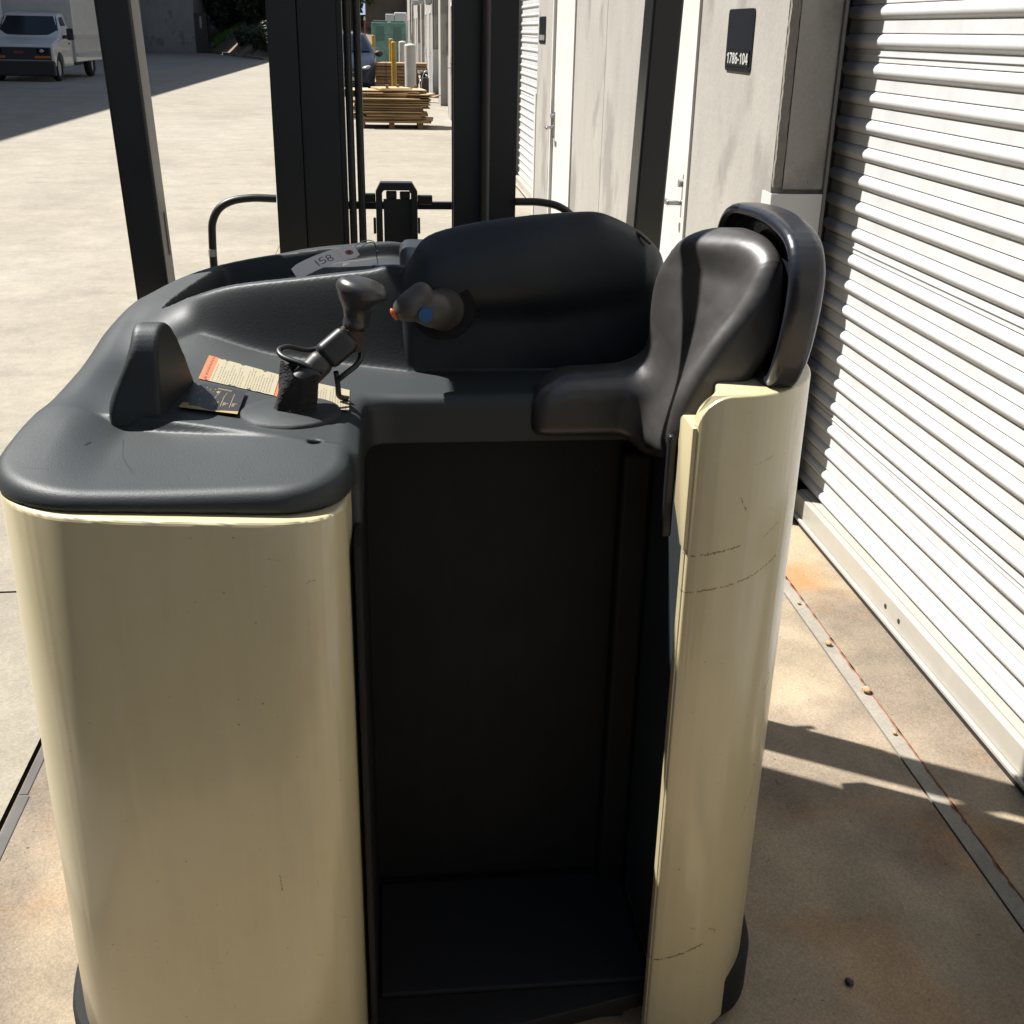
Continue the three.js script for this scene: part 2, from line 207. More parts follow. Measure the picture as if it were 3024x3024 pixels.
// ------------------------------------------------------------------ materials
const rgb = (r, g, b) => new THREE.Color().setRGB(r, g, b);
const std = (color, roughness, o = {}) => new THREE.MeshStandardMaterial({ color, roughness, ...o });
const phys = (color, roughness, o = {}) => new THREE.MeshPhysicalMaterial({ color, roughness, ...o });
const M = {
  ground: std(rgb(0.335, 0.315, 0.268), 0.92, { map: tConcrete, vertexColors: true, bumpMap: tConcreteBump, bumpScale: 0.002 }),
  slab: std(rgb(0.495, 0.49, 0.485), 0.9, { map: tSlab, bumpMap: tConcreteBump, bumpScale: 0.002 }),
  strip: std(rgb(0.29, 0.272, 0.24), 0.85, { map: tConcrete }), smear: std(rgb(0.10, 0.094, 0.088), 0.9, { map: tScuff }), rustCrack: std(rgb(0.168, 0.072, 0.036), 0.95), joint: std(rgb(0.03, 0.027, 0.024), 1),
  wall: std(rgb(0.405, 0.395, 0.378), 0.9, { map: tWall, bumpMap: tConcreteBump, bumpScale: 0.0015 }), wallWhite: std(rgb(0.468, 0.462, 0.444), 0.8, { map: tWall }),
  roughEdge: std(rgb(0.252, 0.24, 0.216), 0.95, { map: tWall, bumpMap: tConcreteBump, bumpScale: 0.006 }),
  slat: phys(rgb(0.52, 0.525, 0.535), 0.42, { map: tFaint }), rail: phys(rgb(0.46, 0.435, 0.39), 0.4, { metalness: 0.25, map: tFaint }), guide: std(rgb(0.114, 0.108, 0.099), 0.55), rubber: std(rgb(0.009, 0.009, 0.0096), 0.75),
  doorPaint: std(rgb(0.56, 0.55, 0.53), 0.55, { map: tFaint }), kick: phys(rgb(0.432, 0.426, 0.408), 0.5), steel: std(rgb(0.33, 0.33, 0.33), 0.32, { metalness: 0.9 }), screw: std(rgb(0.018, 0.015, 0.012), 0.7),
  paint: phys(rgb(0.555, 0.55, 0.53), 0.36, { map: tPaint, clearcoat: 0.55, clearcoatRoughness: 0.16 }), paintEdge: phys(rgb(0.36, 0.305, 0.175), 0.4),
  plastic: phys(rgb(0.029, 0.0355, 0.038), 0.55, { map: tCover, specularIntensity: 0.75, bumpMap: tGrain, bumpScale: 0.00022 }),
  pod: phys(rgb(0.017, 0.023, 0.028), 0.48, { specularIntensity: 0.7, map: tScuff, bumpMap: tGrain, bumpScale: 0.00004 }),
  pad: phys(rgb(0.054, 0.051, 0.049), 0.72, { map: tScuff, roughnessMap: tScuffRough, bumpMap: tGrain, bumpScale: 0.00003 }), shell: phys(rgb(0.010, 0.012, 0.017), 0.3, { clearcoat: 0.2, clearcoatRoughness: 0.15 }),
  black: std(rgb(0.009, 0.0098, 0.011), 0.45, { map: tScuff }), blackMatt: phys(rgb(0.009, 0.009, 0.0095), 0.8, { specularIntensity: 0.5 }), inner: phys(rgb(0.0135, 0.0132, 0.0125), 0.6, { map: tScuff, specularIntensity: 0.35 }), innerPanel: std(rgb(0.022, 0.029, 0.034), 0.55, { map: tScuff }), post: phys(rgb(0.0132, 0.0132, 0.0138), 0.34, { map: tScuff }), wear: std(rgb(0.192, 0.174, 0.15), 0.6),
  knob: phys(rgb(0.0252, 0.0252, 0.0258), 0.35), boot: std(rgb(0.0096, 0.0084, 0.0078), 0.95, { bumpMap: tConcreteBump, bumpScale: 0.004 }), worn: std(rgb(0.045, 0.0408, 0.0384), 0.45, { map: tScuff }), rustSteel: std(rgb(0.036, 0.0204, 0.0156), 0.8), grip: phys(rgb(0.045, 0.042, 0.0384), 0.5, { bumpMap: tGrain, bumpScale: 0.0001 }),
  blue: phys(rgb(0.009, 0.072, 0.204), 0.4), orange: phys(rgb(0.45, 0.078, 0.024), 0.4), wire: std(rgb(0.42, 0.42, 0.408), 0.25, { metalness: 1 }), khaki: std(rgb(0.12, 0.108, 0.072), 0.7, { map: tScuff }), green: phys(rgb(0.012, 0.24, 0.12), 0.4),
  carBody: phys(rgb(0.010, 0.014, 0.026), 0.35, { specularIntensity: 0.55 }), glassDark: phys(rgb(0.006, 0.010, 0.016), 0.12, { specularIntensity: 0.45 }), lamp: phys(rgb(0.42, 0.432, 0.444), 0.12, { metalness: 0.3 }), lampRed: phys(rgb(0.3, 0.036, 0.018), 0.3), tyre: std(rgb(0.012, 0.012, 0.012), 0.9), chrome: std(rgb(0.45, 0.45, 0.45), 0.18, { metalness: 1 }), plate: std(rgb(0.36, 0.348, 0.27), 0.6),
  vanWhite: phys(rgb(0.468, 0.462, 0.444), 0.35, { clearcoat: 0.4, map: tFaint }), trim: std(rgb(0.3, 0.3, 0.294), 0.5), amber: phys(rgb(0.42, 0.108, 0.012), 0.35), dark: std(rgb(0.018, 0.018, 0.0192), 0.6),
  stucco: std(rgb(0.44, 0.43, 0.41), 0.95, { map: tWall }), stuccoDark: std(rgb(0.3, 0.275, 0.235), 0.95, { map: tWall }), stuccoWhite: std(rgb(0.6, 0.59, 0.57), 0.9, { map: tWall }),
  teal: std(rgb(0.15, 0.31, 0.26), 0.6, { map: tScuff }), tealDark: std(rgb(0.075, 0.145, 0.125), 0.7), yellow: phys(rgb(0.432, 0.252, 0.018), 0.5, { map: tScuff }), whitePost: std(rgb(0.396, 0.39, 0.372), 0.7, { map: tFaint }), whiteBox: std(rgb(0.444, 0.444, 0.432), 0.6), redPost: std(rgb(0.18, 0.03, 0.024), 0.6), gate: std(rgb(0.06, 0.045, 0.038), 0.8),
  ply: [0, 1, 2].map((i) => std(rgb(...[[0.56, 0.43, 0.26], [0.44, 0.32, 0.18], [0.30, 0.20, 0.11]][i]), 0.85, { map: tWood })), lumber: [0, 1, 2].map((i) => std(rgb(...[[0.30, 0.19, 0.11], [0.24, 0.15, 0.085], [0.33, 0.22, 0.13]][i]), 0.9, { map: tWood })),
  bark: std(rgb(0.054, 0.042, 0.03), 0.95), leaf: [0, 1, 2].map((i) => phys(rgb(...[[0.05, 0.075, 0.03], [0.075, 0.12, 0.04], [0.042, 0.06, 0.03]][i]), 0.7, { transmission: 0, side: THREE.DoubleSide })), grass: std(rgb(0.12, 0.21, 0.04), 0.9, { side: THREE.DoubleSide }), soil: std(rgb(0.22, 0.17, 0.12), 1, { map: tConcrete }), kerb: std(rgb(0.27, 0.258, 0.234), 0.9, { map: tConcrete }),
};

// ================================================================== THE SETTING
const slabColour = (x, z) => { const a = fbm(x * 0.35 + 9, z * 0.35 + 4, 5), st = fbm(x * 1.5, z * 0.28 + 60, 4), sm = sst(0.58, 0.74, fbm(x * 0.9 + 33, z * 0.55 + 8, 5)); const k = 0.95 + (a - 0.5) * 0.16 + (st - 0.5) * 0.05 - 0.10 * sm; return [k, k * (0.985 + (a - 0.5) * 0.05), k * (0.965 + (a - 0.5) * 0.12)]; };
function slabSheet(x0, x1, z0, z1, cell, y = 0) {
  const nx = Math.max(1, Math.min(160, Math.round((x1 - x0) / cell))), nz = Math.max(1, Math.min(220, Math.round((z1 - z0) / cell))), g = new THREE.PlaneGeometry(x1 - x0, z1 - z0, nx, nz); g.rotateX(-Math.PI / 2); g.translate((x0 + x1) / 2, y, (z0 + z1) / 2);
  const p = g.attributes.position, c = new Float32Array(p.count * 3), uv = g.attributes.uv;
  for (let i = 0; i < p.count; i++) { c.set(slabColour(p.getX(i), p.getZ(i)), i * 3); uv.setXY(i, p.getX(i), p.getZ(i)); }
  g.setAttribute('color', new THREE.BufferAttribute(c, 3));
  return g;
}
struct('ground', (() => { const g = new THREE.PlaneGeometry(700, 700, 1, 1); g.rotateX(-Math.PI / 2); g.translate(0, -0.03, 0); return metreUV(g); })(), M.joint);
// poured slabs with open joints between them
const JX = -0.915, JZ = -3.45, gap = 0.006;
{
  const near = slabSheet(JX + gap, 1.274, JZ + gap, 7.0, 0.25), p = near.attributes.position, uv = near.attributes.uv;
  for (let i = 0; i < p.count; i++) uv.setXY(i, (p.getX(i) - SX0) / (SX1 - SX0), (p.getZ(i) - SZ0) / (SZ1 - SZ0));
  near.deleteAttribute('color');
  struct('concrete_slab', near, M.slab);
  const strip = slabSheet(1.326, 1.62, JZ - 0.6, 7.0, 0.25), q = strip.attributes.position, v2 = strip.attributes.uv;
  for (let i = 0; i < q.count; i++) v2.setXY(i, (q.getX(i) - SX0) / (SX1 - SX0), (q.getZ(i) - SZ0) / (SZ1 - SZ0));
  strip.deleteAttribute('color');
  struct('door_apron', strip, M.slab);
  const cross = [-3.45, -9.6, -15.7, -21.8, -27.9, -34, -40.1, -46.2, -52.3, -58.4, -66, -90, -160];
  for (let i = 1; i < cross.length; i++) for (const [a, b] of [[-7, JX], [JX, 1.276], [-14, -7], [-26, -14]]) struct('concrete_slab', slabSheet(a + 0.002, b - (b > 1 ? 0 : 0.002), cross[i] + 0.0015, cross[i - 1] - (i === 1 ? gap : 0.0015), 0.22), M.ground);
  for (const [a, b] of [[-7, JX], [-14, -7], [-26, -14]]) for (const [c, d] of [[-3.45, 2.7], [2.7, 8.8], [8.8, 30]]) struct('concrete_slab', slabSheet(a + gap, b - gap, c + gap, d - gap, 0.3), M.ground);
  struct('concrete_slab', slabSheet(JX + gap, 1.276, 7.012, 30, 0.5), M.ground);
  struct('door_apron', slabSheet(1.276, 1.9, -110, JZ - 0.6, 0.5, -0.004), M.ground);
  struct('joint_filler', bx(1.281, 1.3225, -0.02, -0.0015, JZ - 0.6, 7), M.strip);
  const pts = []; for (let i = 0; i <= 150; i++) pts.push([1.3235 + (rnd() - 0.5) * 0.009, -0.0028, -4.0 + i * 0.022]);
  struct('joint_crack', tube(pts, 0.0036, 420, 5), M.rustCrack);
  for (let i = 0; i < 4; i++) { const z = -3.7 + i * 1.35; struct('joint_smear', bx(JX + 0.008, JX + 0.03 + 0.006 * (i % 2), -0.012, 0.0025, z, z + 1.345, 0.003), M.smear); }
}
// kerb, bank and planting at the far end of the yard
struct('kerb', (() => { const s = new THREE.Shape([[-26, 84], [-11.8, 84], [-6.5, 67.2], [-3.0, 67.0], [-3.0, 67.2], [-6.4, 67.4], [-11.6, 84.3], [-26, 84.3]].map(([x, y]) => new THREE.Vector2(x, y))); const g = new THREE.ExtrudeGeometry(s, { depth: 0.14, bevelEnabled: false }); g.rotateX(-Math.PI / 2); return metreUV(g); })(), M.kerb);
struct('bank', (() => { const g = new THREE.PlaneGeometry(46, 40, 46, 40); g.rotateX(-Math.PI / 2); g.translate(-15, 0, -88); const p = g.attributes.position; for (let i = 0; i < p.count; i++) { const x = p.getX(i), z = p.getZ(i), edge = x < -11.7 ? -84.3 : x < -6.45 ? lerp(-84.3, -67.4, (x + 11.7) / 5.25) : -67.3; const d = edge - z; p.setY(i, d < 0 ? -0.4 : 0.12 + Math.min(d * 0.16, 2.2) + fbm(x * 0.6, z * 0.6, 3) * 0.35 * Math.min(1, d)); } g.computeVertexNormals(); return metreUV(g); })(), M.soil);

// ------------------------------------------------------------------ the warehouse on the right
const WX = 1.32, CX = 1.55;
const wh = thing('warehouse', 'long pale concrete warehouse with white roll up doors and numbered units', 'building', [3.5, 0, -35]);
{
  const H = 6.2, unit = 15.1, pitch = 0.0868;
  const prof = [[1.557, 0], [1.5555, -0.036], [1.5605, -0.0385], [1.554, -0.043], [1.547, -0.050], [1.5435, -0.059], [1.5445, -0.068], [1.549, -0.076], [1.556, -0.0815], [1.5588, -pitch + 0.0006]];
  const profB = [[1.557, 0], [1.5565, -0.014], [1.5525, -0.0155], [1.5525, -0.019], [1.5565, -0.0205], [1.5555, -0.036], ...prof.slice(2)];
  const slatGeo = (len, pf) => { const s = new THREE.Shape([...pf.map(([x, y]) => new THREE.Vector2(x - CX, y)), new THREE.Vector2(0.018, -pitch + 0.0006), new THREE.Vector2(0.018, 0)]); const g = new THREE.ExtrudeGeometry(s, { depth: len, bevelEnabled: false }); g.translate(0, 0, -len); return toCreasedNormals(metreUV(g), 0.7); };
  const cache = {};
  function rollup(z0, z1, full) { // z0 far side, z1 near side
    const d = sub(wh, 'rollup_door'), len = z1 - z0 - 0.01 + 0.13, o = origin.get(wh), ga = (cache['a' + len.toFixed(3)] ??= slatGeo(len, prof)), gb = (cache['b' + len.toFixed(3)] ??= slatGeo(len, profB));
    const n = full ? 38 : 0, rows = 40;
    if (full) for (let i = 0; i < rows; i++) { const m = new THREE.Mesh(i % 7 === 3 ? gb : ga, M.slat); m.name = 'slat'; m.castShadow = m.receiveShadow = true; m.position.set(CX + 0.02 - o.x + (hash(i, 3) - 0.5) * 0.002, 0.105 + (i + 1) * pitch - o.y, z1 - 0.01 - o.z); d.add(m); }
    else { const all = []; for (let i = 0; i < rows; i++) { const g = ga.clone(); g.translate(CX, 0.105 + (i + 1) * pitch, z1 - 0.01); all.push(g); } part(d, 'curtain', join(all), M.slat); }
    part(d, 'bottom_rail', join(bx(1.522, 1.545, 0.018, 0.103, z0 + 0.02, z1 - 0.02, 0.004), bx(1.508, 1.5215, 0.016, 0.03, z0 + 0.02, z1 - 0.02, 0.004), bx(1.5455, 1.592, 0.06, 0.1045, z0 + 0.02, z1 - 0.02)), M.rail);
    part(d, 'rubber_seal', bx(1.512, 1.56, 0.001, 0.0155, z0 + 0.02, z1 - 0.02), M.rubber);
    if (full) for (let z = z1 - 0.35; z > z0; z -= 1.15) for (const q of [0, 0.1]) part(d, 'rivet', cylBetween(V(1.5205, 0.062, z - q), V(1.524, 0.062, z - q), 0.008, 0.008, 12), M.screw);
    for (const z of [z0, z1]) { const s = z === z0 ? 1 : -1; part(d, 'guide_rail', join(bx(1.498, 1.509, 0, 3.65, Math.min(z, z + s * 0.012), Math.max(z, z + s * 0.012))), M.guide); }
  }
  function manDoor(z0, z1, handleNear) {
    const d = sub(wh, 'door');
    part(d, 'door_leaf', bx(WX + 0.012, WX + 0.057, 0.012, 2.13, z0 + 0.05, z1 - 0.05, 0.003), M.doorPaint);
    part(d, 'door_frame', join(bx(WX - 0.012, WX + 0.1, 0, 2.2, z0, z0 + 0.048), bx(WX - 0.012, WX + 0.1, 0, 2.2, z1 - 0.048, z1), bx(WX - 0.011, WX + 0.1, 2.132, 2.2, z0 + 0.049, z1 - 0.049)), M.doorPaint);
    const zh = handleNear ? z1 - 0.10 : z0 + 0.10, s = handleNear ? -1 : 1;
    part(d, 'latch_guard', bx(WX - 0.006, WX + 0.0115, 0.86, 1.2, Math.min(zh + s * -0.06, zh + s * -0.038), Math.max(zh + s * -0.06, zh + s * -0.038), 0.002), M.steel);
    part(d, 'handle_plate', bx(WX + 0.002, WX + 0.0115, 0.93, 1.12, zh - 0.03, zh + 0.03, 0.003), M.steel);
    part(d, 'lever', join(cylBetween(V(WX + 0.002, 1.0, zh), V(WX - 0.062, 1.0, zh), 0.012), bx(WX - 0.072, WX - 0.052, 0.988, 1.012, Math.min(zh, zh + s * 0.11) - 0.01, Math.max(zh, zh + s * 0.11) + 0.01, 0.008)), M.steel);
    part(d, 'lock_cylinder', cylBetween(V(WX + 0.003, 1.085, zh), V(WX - 0.022, 1.085, zh), 0.017), M.steel);
    for (const y of [0.3, 1.12, 1.95]) part(d, 'hinge', bx(WX - 0.008, WX + 0.01, y - 0.055, y + 0.055, (handleNear ? z0 : z1 - 0.105) + 0.045, (handleNear ? z0 : z1 - 0.105) + 0.06, 0.003), M.steel);
  }
  const wallBox = (z0, z1, y0 = 0, mat = M.wall, x1 = 1.62) => part(wh, 'wall_panel', bx(WX, x1, y0, H, z0, z1), mat);
  const doorHole = (z0, z1) => { part(wh, 'wall_panel', bx(WX, 1.62, 2.2, H, z0, z1), M.wall); };
  // one unit, mirrored about its seam: near half roll-up, pilaster, door, seam, door, pilaster, roll-up
  const units = [0, 1, 2, 3, 4];
  for (const k of units) {
    const s = -k * unit, full = k === 0;
    // near half
    rollup(-3.955 + s, -0.3 + s, full);
    part(wh, 'door_header', bx(1.42, 1.62, 3.6, H, -3.955 + s, -0.3 + s), M.wall);
    wallBox(-5.10 + s, -4.15 + s); part(wh, 'wall_panel', bx(WX, 1.5, 0, H, -4.15 + s, -3.975 + s), M.wall);
    part(wh, 'corner_arris', (() => { const pts = [], n = 60; const g = new THREE.BoxGeometry(0.03, H - 1.22, 0.02, 1, full ? 260 : 1, 1); g.translate(WX + 0.017, 1.22 + (H - 1.22) / 2, -3.966 + s); if (full) { const p = g.attributes.position; for (let i = 0; i < p.count; i++) { const y = p.getY(i); p.setX(i, p.getX(i) + (fbm(y * 60, 3.1, 3) - 0.5) * 0.006); p.setZ(i, p.getZ(i) + (p.getZ(i) > -3.966 + s ? (fbm(y * 60, 8.1, 3) - 0.5) * 0.006 : 0)); } g.computeVertexNormals(); } return metreUV(g); })(), M.roughEdge);
    part(wh, 'pilaster_return', bx(WX + 0.036, 1.496, 1.215, H, -3.974 + s, -3.957 + s), M.wall);
    part(wh, 'guard_plate', join(bx(WX - 0.006, WX, 0.05, 1.2, -4.05 + s, -3.95 + s), bx(WX - 0.006, 1.496, 0.05, 1.2, -3.9505 + s, -3.944 + s)), M.kick);
    manDoor(-6.14 + s, -5.10 + s, true); doorHole(-6.14 + s, -5.10 + s);
    wallBox(-7.297 + s, -6.14 + s); wallBox(-8.50 + s, -7.307 + s);
    part(wh, 'seam_sealant', bx(WX + 0.008, 1.6, 0, H, -7.307 + s, -7.297 + s), M.guide);
    manDoor(-9.62 + s, -8.50 + s, false); doorHole(-9.62 + s, -8.50 + s);
    wallBox(-10.62 + s, -9.62 + s);
    rollup(-14.3 + s, -10.63 + s, full);
    part(wh, 'door_header', bx(1.42, 1.62, 3.6, H, -14.3 + s, -10.63 + s), M.wall);
    wallBox(-15.4 + s, -14.31 + s);
    part(wh, 'guard_plate', join(bx(WX - 0.006, WX, 0.05, 1.2, -10.75 + s, -10.615 + s), bx(WX - 0.006, 1.496, 0.05, 1.2, -10.635 + s, -10.625 + s)), M.kick);
  }
  wallBox(-0.28, 1.3); rollup(1.32, 4.9, false); part(wh, 'door_header', bx(1.42, 1.62, 3.6, H, 1.32, 4.9), M.wall); wallBox(4.92, 22);
  part(wh, 'roof', bx(1.45, 9, H - 0.3, H, -76, 22), M.stucco);
  part(wh, 'interior_back', bx(1.7, 1.9, 0, H - 0.3, -76, 22), M.dark);
}
function unitSign(z0, z1, y0, y1, label, text) {
  const t = thing('unit_sign', label, 'sign', [WX - 0.004, y0, (z0 + z1) / 2]);
  const w = z1 - z0, h = y1 - y0, s = new THREE.Shape(), r = 0.022; s.moveTo(-w / 2 + r, 0); s.lineTo(w / 2 - r, 0); s.quadraticCurveTo(w / 2, 0, w / 2, r); s.lineTo(w / 2, h - r); s.quadraticCurveTo(w / 2, h, w / 2 - r, h); s.lineTo(-w / 2 + r, h); s.quadraticCurveTo(-w / 2, h, -w / 2, h - r); s.lineTo(-w / 2, r); s.quadraticCurveTo(-w / 2, 0, -w / 2 + r, 0);
  const g = new THREE.ExtrudeGeometry(s, { depth: 0.006, bevelEnabled: false, curveSegments: 8 }); g.rotateY(-Math.PI / 2); g.translate(0.004, 0, 0);
  const m = new THREE.Mesh(g, phys(rgb(0.008, 0.009, 0.011), 0.16)); m.name = 'sign_panel'; m.castShadow = m.receiveShadow = true; t.add(m);
  const ct = canvasTex(1024, 300, (c, W, Hh) => { c.fillStyle = 'rgb(8,9,11)'; c.fillRect(0, 0, W, Hh); c.fillStyle = 'rgb(238,238,236)'; if (text) { c.save(); c.scale(1, 1.0); c.font = 'bold 250px sans-serif'; c.textAlign = 'center'; c.textBaseline = 'middle'; const tw = c.measureText(text).width; c.translate(W / 2, Hh / 2); c.scale((W * 0.94) / tw, 1.12); c.fillText(text, 0, 8); c.restore(); } else for (const [x, k] of [[120, 70], [300, 110], [470, 60], [590, 60], [760, 60], [880, 60]]) c.fillRect(x, 40, k, 220); });
  const pg = new THREE.PlaneGeometry(w * 0.9, h * 0.27); pg.rotateY(-Math.PI / 2); pg.translate(-0.0045, h * 0.215, 0);
  const l = new THREE.Mesh(pg, phys(rgb(0.5, 0.5, 0.5), 0.3, { map: ct })); l.name = 'lettering'; t.add(l);
}
unitSign(-4.665, -4.335, 1.577, 1.793, 'black unit sign reading 1786-104 beside the corrugated roll up door', '1786-104');
unitSign(-10.51, -10.1, 1.612, 1.818, 'black unit sign high beside the far white door and roll up door', '');

// ================================================================== THE REACH TRUCK
const truck = thing('reach_truck', 'cream and black stand up reach truck with padded seat rest and tall black mast', 'forklift', [0.03, 0, -2.2]);
const TP = (name, geo, mat, label) => part(truck, name, geo, mat, label);
function paintUV(g) { g = g.index ? g.toNonIndexed() : g; const p = g.attributes.position, uv = new Float32Array(p.count * 2); for (let i = 0; i < p.count; i++) { uv[i * 2] = (p.getX(i) - p.getZ(i) - PU0) / (PU1 - PU0); uv[i * 2 + 1] = p.getY(i) / PV1; } g.setAttribute('uv', new THREE.BufferAttribute(uv, 2)); return g; }
// --- left body
const leftPlan = smoothPoly([[-0.0625, -2.3], [-0.0625, -1.9], [-0.0625, -1.60], [-0.0645, -1.50], [-0.07, -1.455], [-0.092, -1.42], [-0.135, -1.405], [-0.25, -1.411], [-0.38, -1.428], [-0.455, -1.447], [-0.512, -1.487], [-0.546, -1.542], [-0.564, -1.615], [-0.573, -1.72], [-0.579, -2.0], [-0.579, -2.3], [-0.56, -2.46], [-0.5, -2.52], [-0.3, -2.53], [-0.12, -2.53], [-0.0625, -2.5]], 8);
TP('body_panel', paintUV(extrudeY(leftPlan, 0.03, 1.098, 0.006)), M.paint, 'cream painted left rear body panel');
TP('bumper', extrudeY(smoothPoly([[-0.2, -1.9], [-0.3, -1.6], [-0.5, -1.50], [-0.545, -1.512], [-0.574, -1.56], [-0.590, -1.63], [-0.597, -1.72], [-0.602, -2.3], [-0.55, -2.45], [-0.3, -2.5]], 8), 0.02, 0.125, 0.012), M.blackMatt);
// --- right column
const rightPlan = smoothPoly([[0.428, -1.500], [0.455, -1.495], [0.495, -1.498], [0.535, -1.508], [0.572, -1.532], [0.605, -1.570], [0.630, -1.620], [0.645, -1.69], [0.652, -1.8], [0.655, -2.0], [0.655, -2.4], [0.62, -2.5], [0.5, -2.52], [0.47, -2.45], [0.468, -1.7], [0.466, -1.56], [0.452, -1.528], [0.430, -1.524]], 8);
TP('column_panel', paintUV((() => { const g = extrudeY(rightPlan, 0.03, 1.235, 0.004), p = g.attributes.position; for (let i = 0; i < p.count; i++) { const x = p.getX(i), z = p.getZ(i), y = p.getY(i), q = clamp(0.476 - x, 0, 0.0475); if (y > 1.15 && z > -1.75 && q > 0) p.setY(i, y - 0.048 + Math.sqrt(0.048 ** 2 - q * q)); } return toCreasedNormals(g, 0.5); })()), M.paint, 'cream painted right rear column panel');
TP('bumper', extrudeY(smoothPoly([[0.50, -1.60], [0.560, -1.535], [0.592, -1.545], [0.622, -1.572], [0.648, -1.622], [0.662, -1.69], [0.670, -1.8], [0.675, -2.4], [0.5, -2.45], [0.48, -2.0]], 8), 0.02, 0.125, 0.012), M.blackMatt);
{ const s = new THREE.Shape([[1.574, 1.052], [1.574, 1.172], [1.571, 1.18], [1.563, 1.185], [1.503, 1.185], [1.503, 1.0], [1.522, 1.0], [1.54, 1.02]].map(([z, y]) => new THREE.Vector2(z, y))); const g = new THREE.ExtrudeGeometry(s, { depth: 0.03, bevelEnabled: true, bevelSize: 0.002, bevelThickness: 0.002, bevelSegments: 2 }); g.rotateY(Math.PI / 2); g.translate(0.4235, 0, 0); TP('edge_flange', paintUV(toCreasedNormals(g, 0.5)), M.paint); }
TP('edge_flange', paintUV(bx(0.4245, 0.452, 0.031, 0.998, -1.5235, -1.5035, 0.002)), M.paint);
TP('edge_trim', bx(0.408, 0.4225, 0.985, 1.15, -1.592, -1.577, 0.004), M.black);
// --- operator compartment
TP('floor_plate', extrudeY([[-0.058, -1.9], [0.45, -1.9], [0.45, -1.545], [0.4, -1.53], [0.2, -1.484], [-0.058, -1.475]], 0.066, 0.10, 0.003), M.inner);
TP('floor_mat', bx(-0.045, 0.44, 0.1005, 0.112, -1.85, -1.56, 0.005), M.blackMatt);
TP('front_wall', bx(-0.06, 0.66, 0.101, 1.06, -1.98, -1.875, 0.004), M.inner);
TP('wall_liner', bx(-0.0595, -0.049, 0.101, 1.03, -1.874, -1.475, 0.003), M.inner);
TP('side_panel', bx(0.452, 0.467, 0.101, 1.2, -1.874, -1.535, 0.003), M.innerPanel);
TP('side_rail', bx(0.395, 0.45, 0.101, 1.03, -1.874, -1.83, 0.01), M.inner);
TP('step_riser', bx(-0.055, 0.40, 0.02, 0.065, -1.6, -1.56, 0.004), M.black);
// --- power unit below and behind the cover
TP('power_unit', bx(-0.055, 0.465, 0.2, 1.0, -2.52, -2.0, 0.01), M.black);
TP('battery_box', bx(-0.5, 0.36, 0.15, 0.8, -2.74, -2.54, 0.01), M.black);

// --- moulded dark cover
const DECK = 1.15;
const hc = table([[-0.5, 1.185], [-0.42, 1.212], [-0.379, 1.229], [-0.295, 1.26], [-0.163, 1.286], [-0.041, 1.3085], [0.03, 1.318], [0.075, 1.25], [0.7, 1.22]]), hr = table([[-0.56, 1.17], [-0.5, 1.195], [-0.41, 1.226], [-0.3, 1.251], [-0.2, 1.267], [-0.1, 1.279], [0.04, 1.283], [0.09, 1.22], [0.7, 1.20]]);
const zcrest = (x) => (x < 0.03 ? -2.0 - 0.395 * (0.03 - Math.max(x, -0.52)) : -2.0);
const ZF = -2.44;
function coverTop(x, z) {
  const zl = -1.72 + (x + 0.43) * 0.42, back = z - zl;
  let h = DECK - 0.005 * sst(-0.3, 0.1, x);
  const lf = sst(-0.40, -0.49, x), edge = lerp(DECK - 0.02 * (1 - sst(-0.42, -0.10, x)), DECK + 0.008, lf), pad = lerp(edge, 1.125, clamp(back / 0.28));
  h = lerp(h + 0.045 * sst(-0.16, -0.36, x) * sst(-0.50, -0.40, x) * sst(-1.95, -2.2, z), pad, lerp(sst(-0.006, 0.006, back), sst(-0.10, 0.10, back), lf));
  const rim = sst(-0.435, -0.50, x); h += rim * lerp(0.010, 0.0, sst(-1.95, -1.7, z)); h -= 9 * Math.max(0, -0.495 - x) ** 2 * lerp(1, 0.15, sst(-1.95, -1.6, z));
  const zc = zcrest(x), ex = 0.16 * sst(-0.34, -0.47, x), w = sst(zc + 0.05 + ex, zc + 0.008 - ex * 0.7, z);
  if (w > 0) {
    const t = clamp((zc - z) / Math.max(0.02, zc - ZF)); let top = lerp(hc(x), hr(x), t) - 11 * Math.max(0, -0.495 - x) ** 2;
    const tray = sst(zc - 0.014, zc - 0.032, z) * sst(ZF + 0.012, ZF + 0.03, z) * sst(-0.395, -0.372, x + (z + 2.3) * 0.4) * sst(0.11, 0.10, x);
    top -= tray * (0.03 + 0.028 * sst(-0.205, -0.225, x + (z + 2.3) * 0.8));
    h = lerp(h, Math.max(top, h), w);
  }
  return h;
}
function rbox2(x, z, cx, cz, hx, hz, r) { const qx = Math.abs(x - cx) - hx + r, qz = Math.abs(z - cz) - hz + r; return Math.min(Math.max(qx, qz), 0) + Math.hypot(Math.max(qx, 0), Math.max(qz, 0)) - r; }
function coverPlan(x, z) {
  const zz = z + 0.09 * Math.max(0, -0.1 - x) * sst(-2.0, -1.6, z);
  const r = z < -2 ? 0.26 : x < -0.3 ? 0.15 : 0.105;
  const a = rbox2(x, zz, -0.3125, -1.9425, 0.2545, 0.5225, z < -2 && x > -0.3 ? 0.02 : r);
  const b = rbox2(x, z, 0.22, -2.135, 0.42, 0.33, 0.03);
  return smin(a, b, 0.07);
}
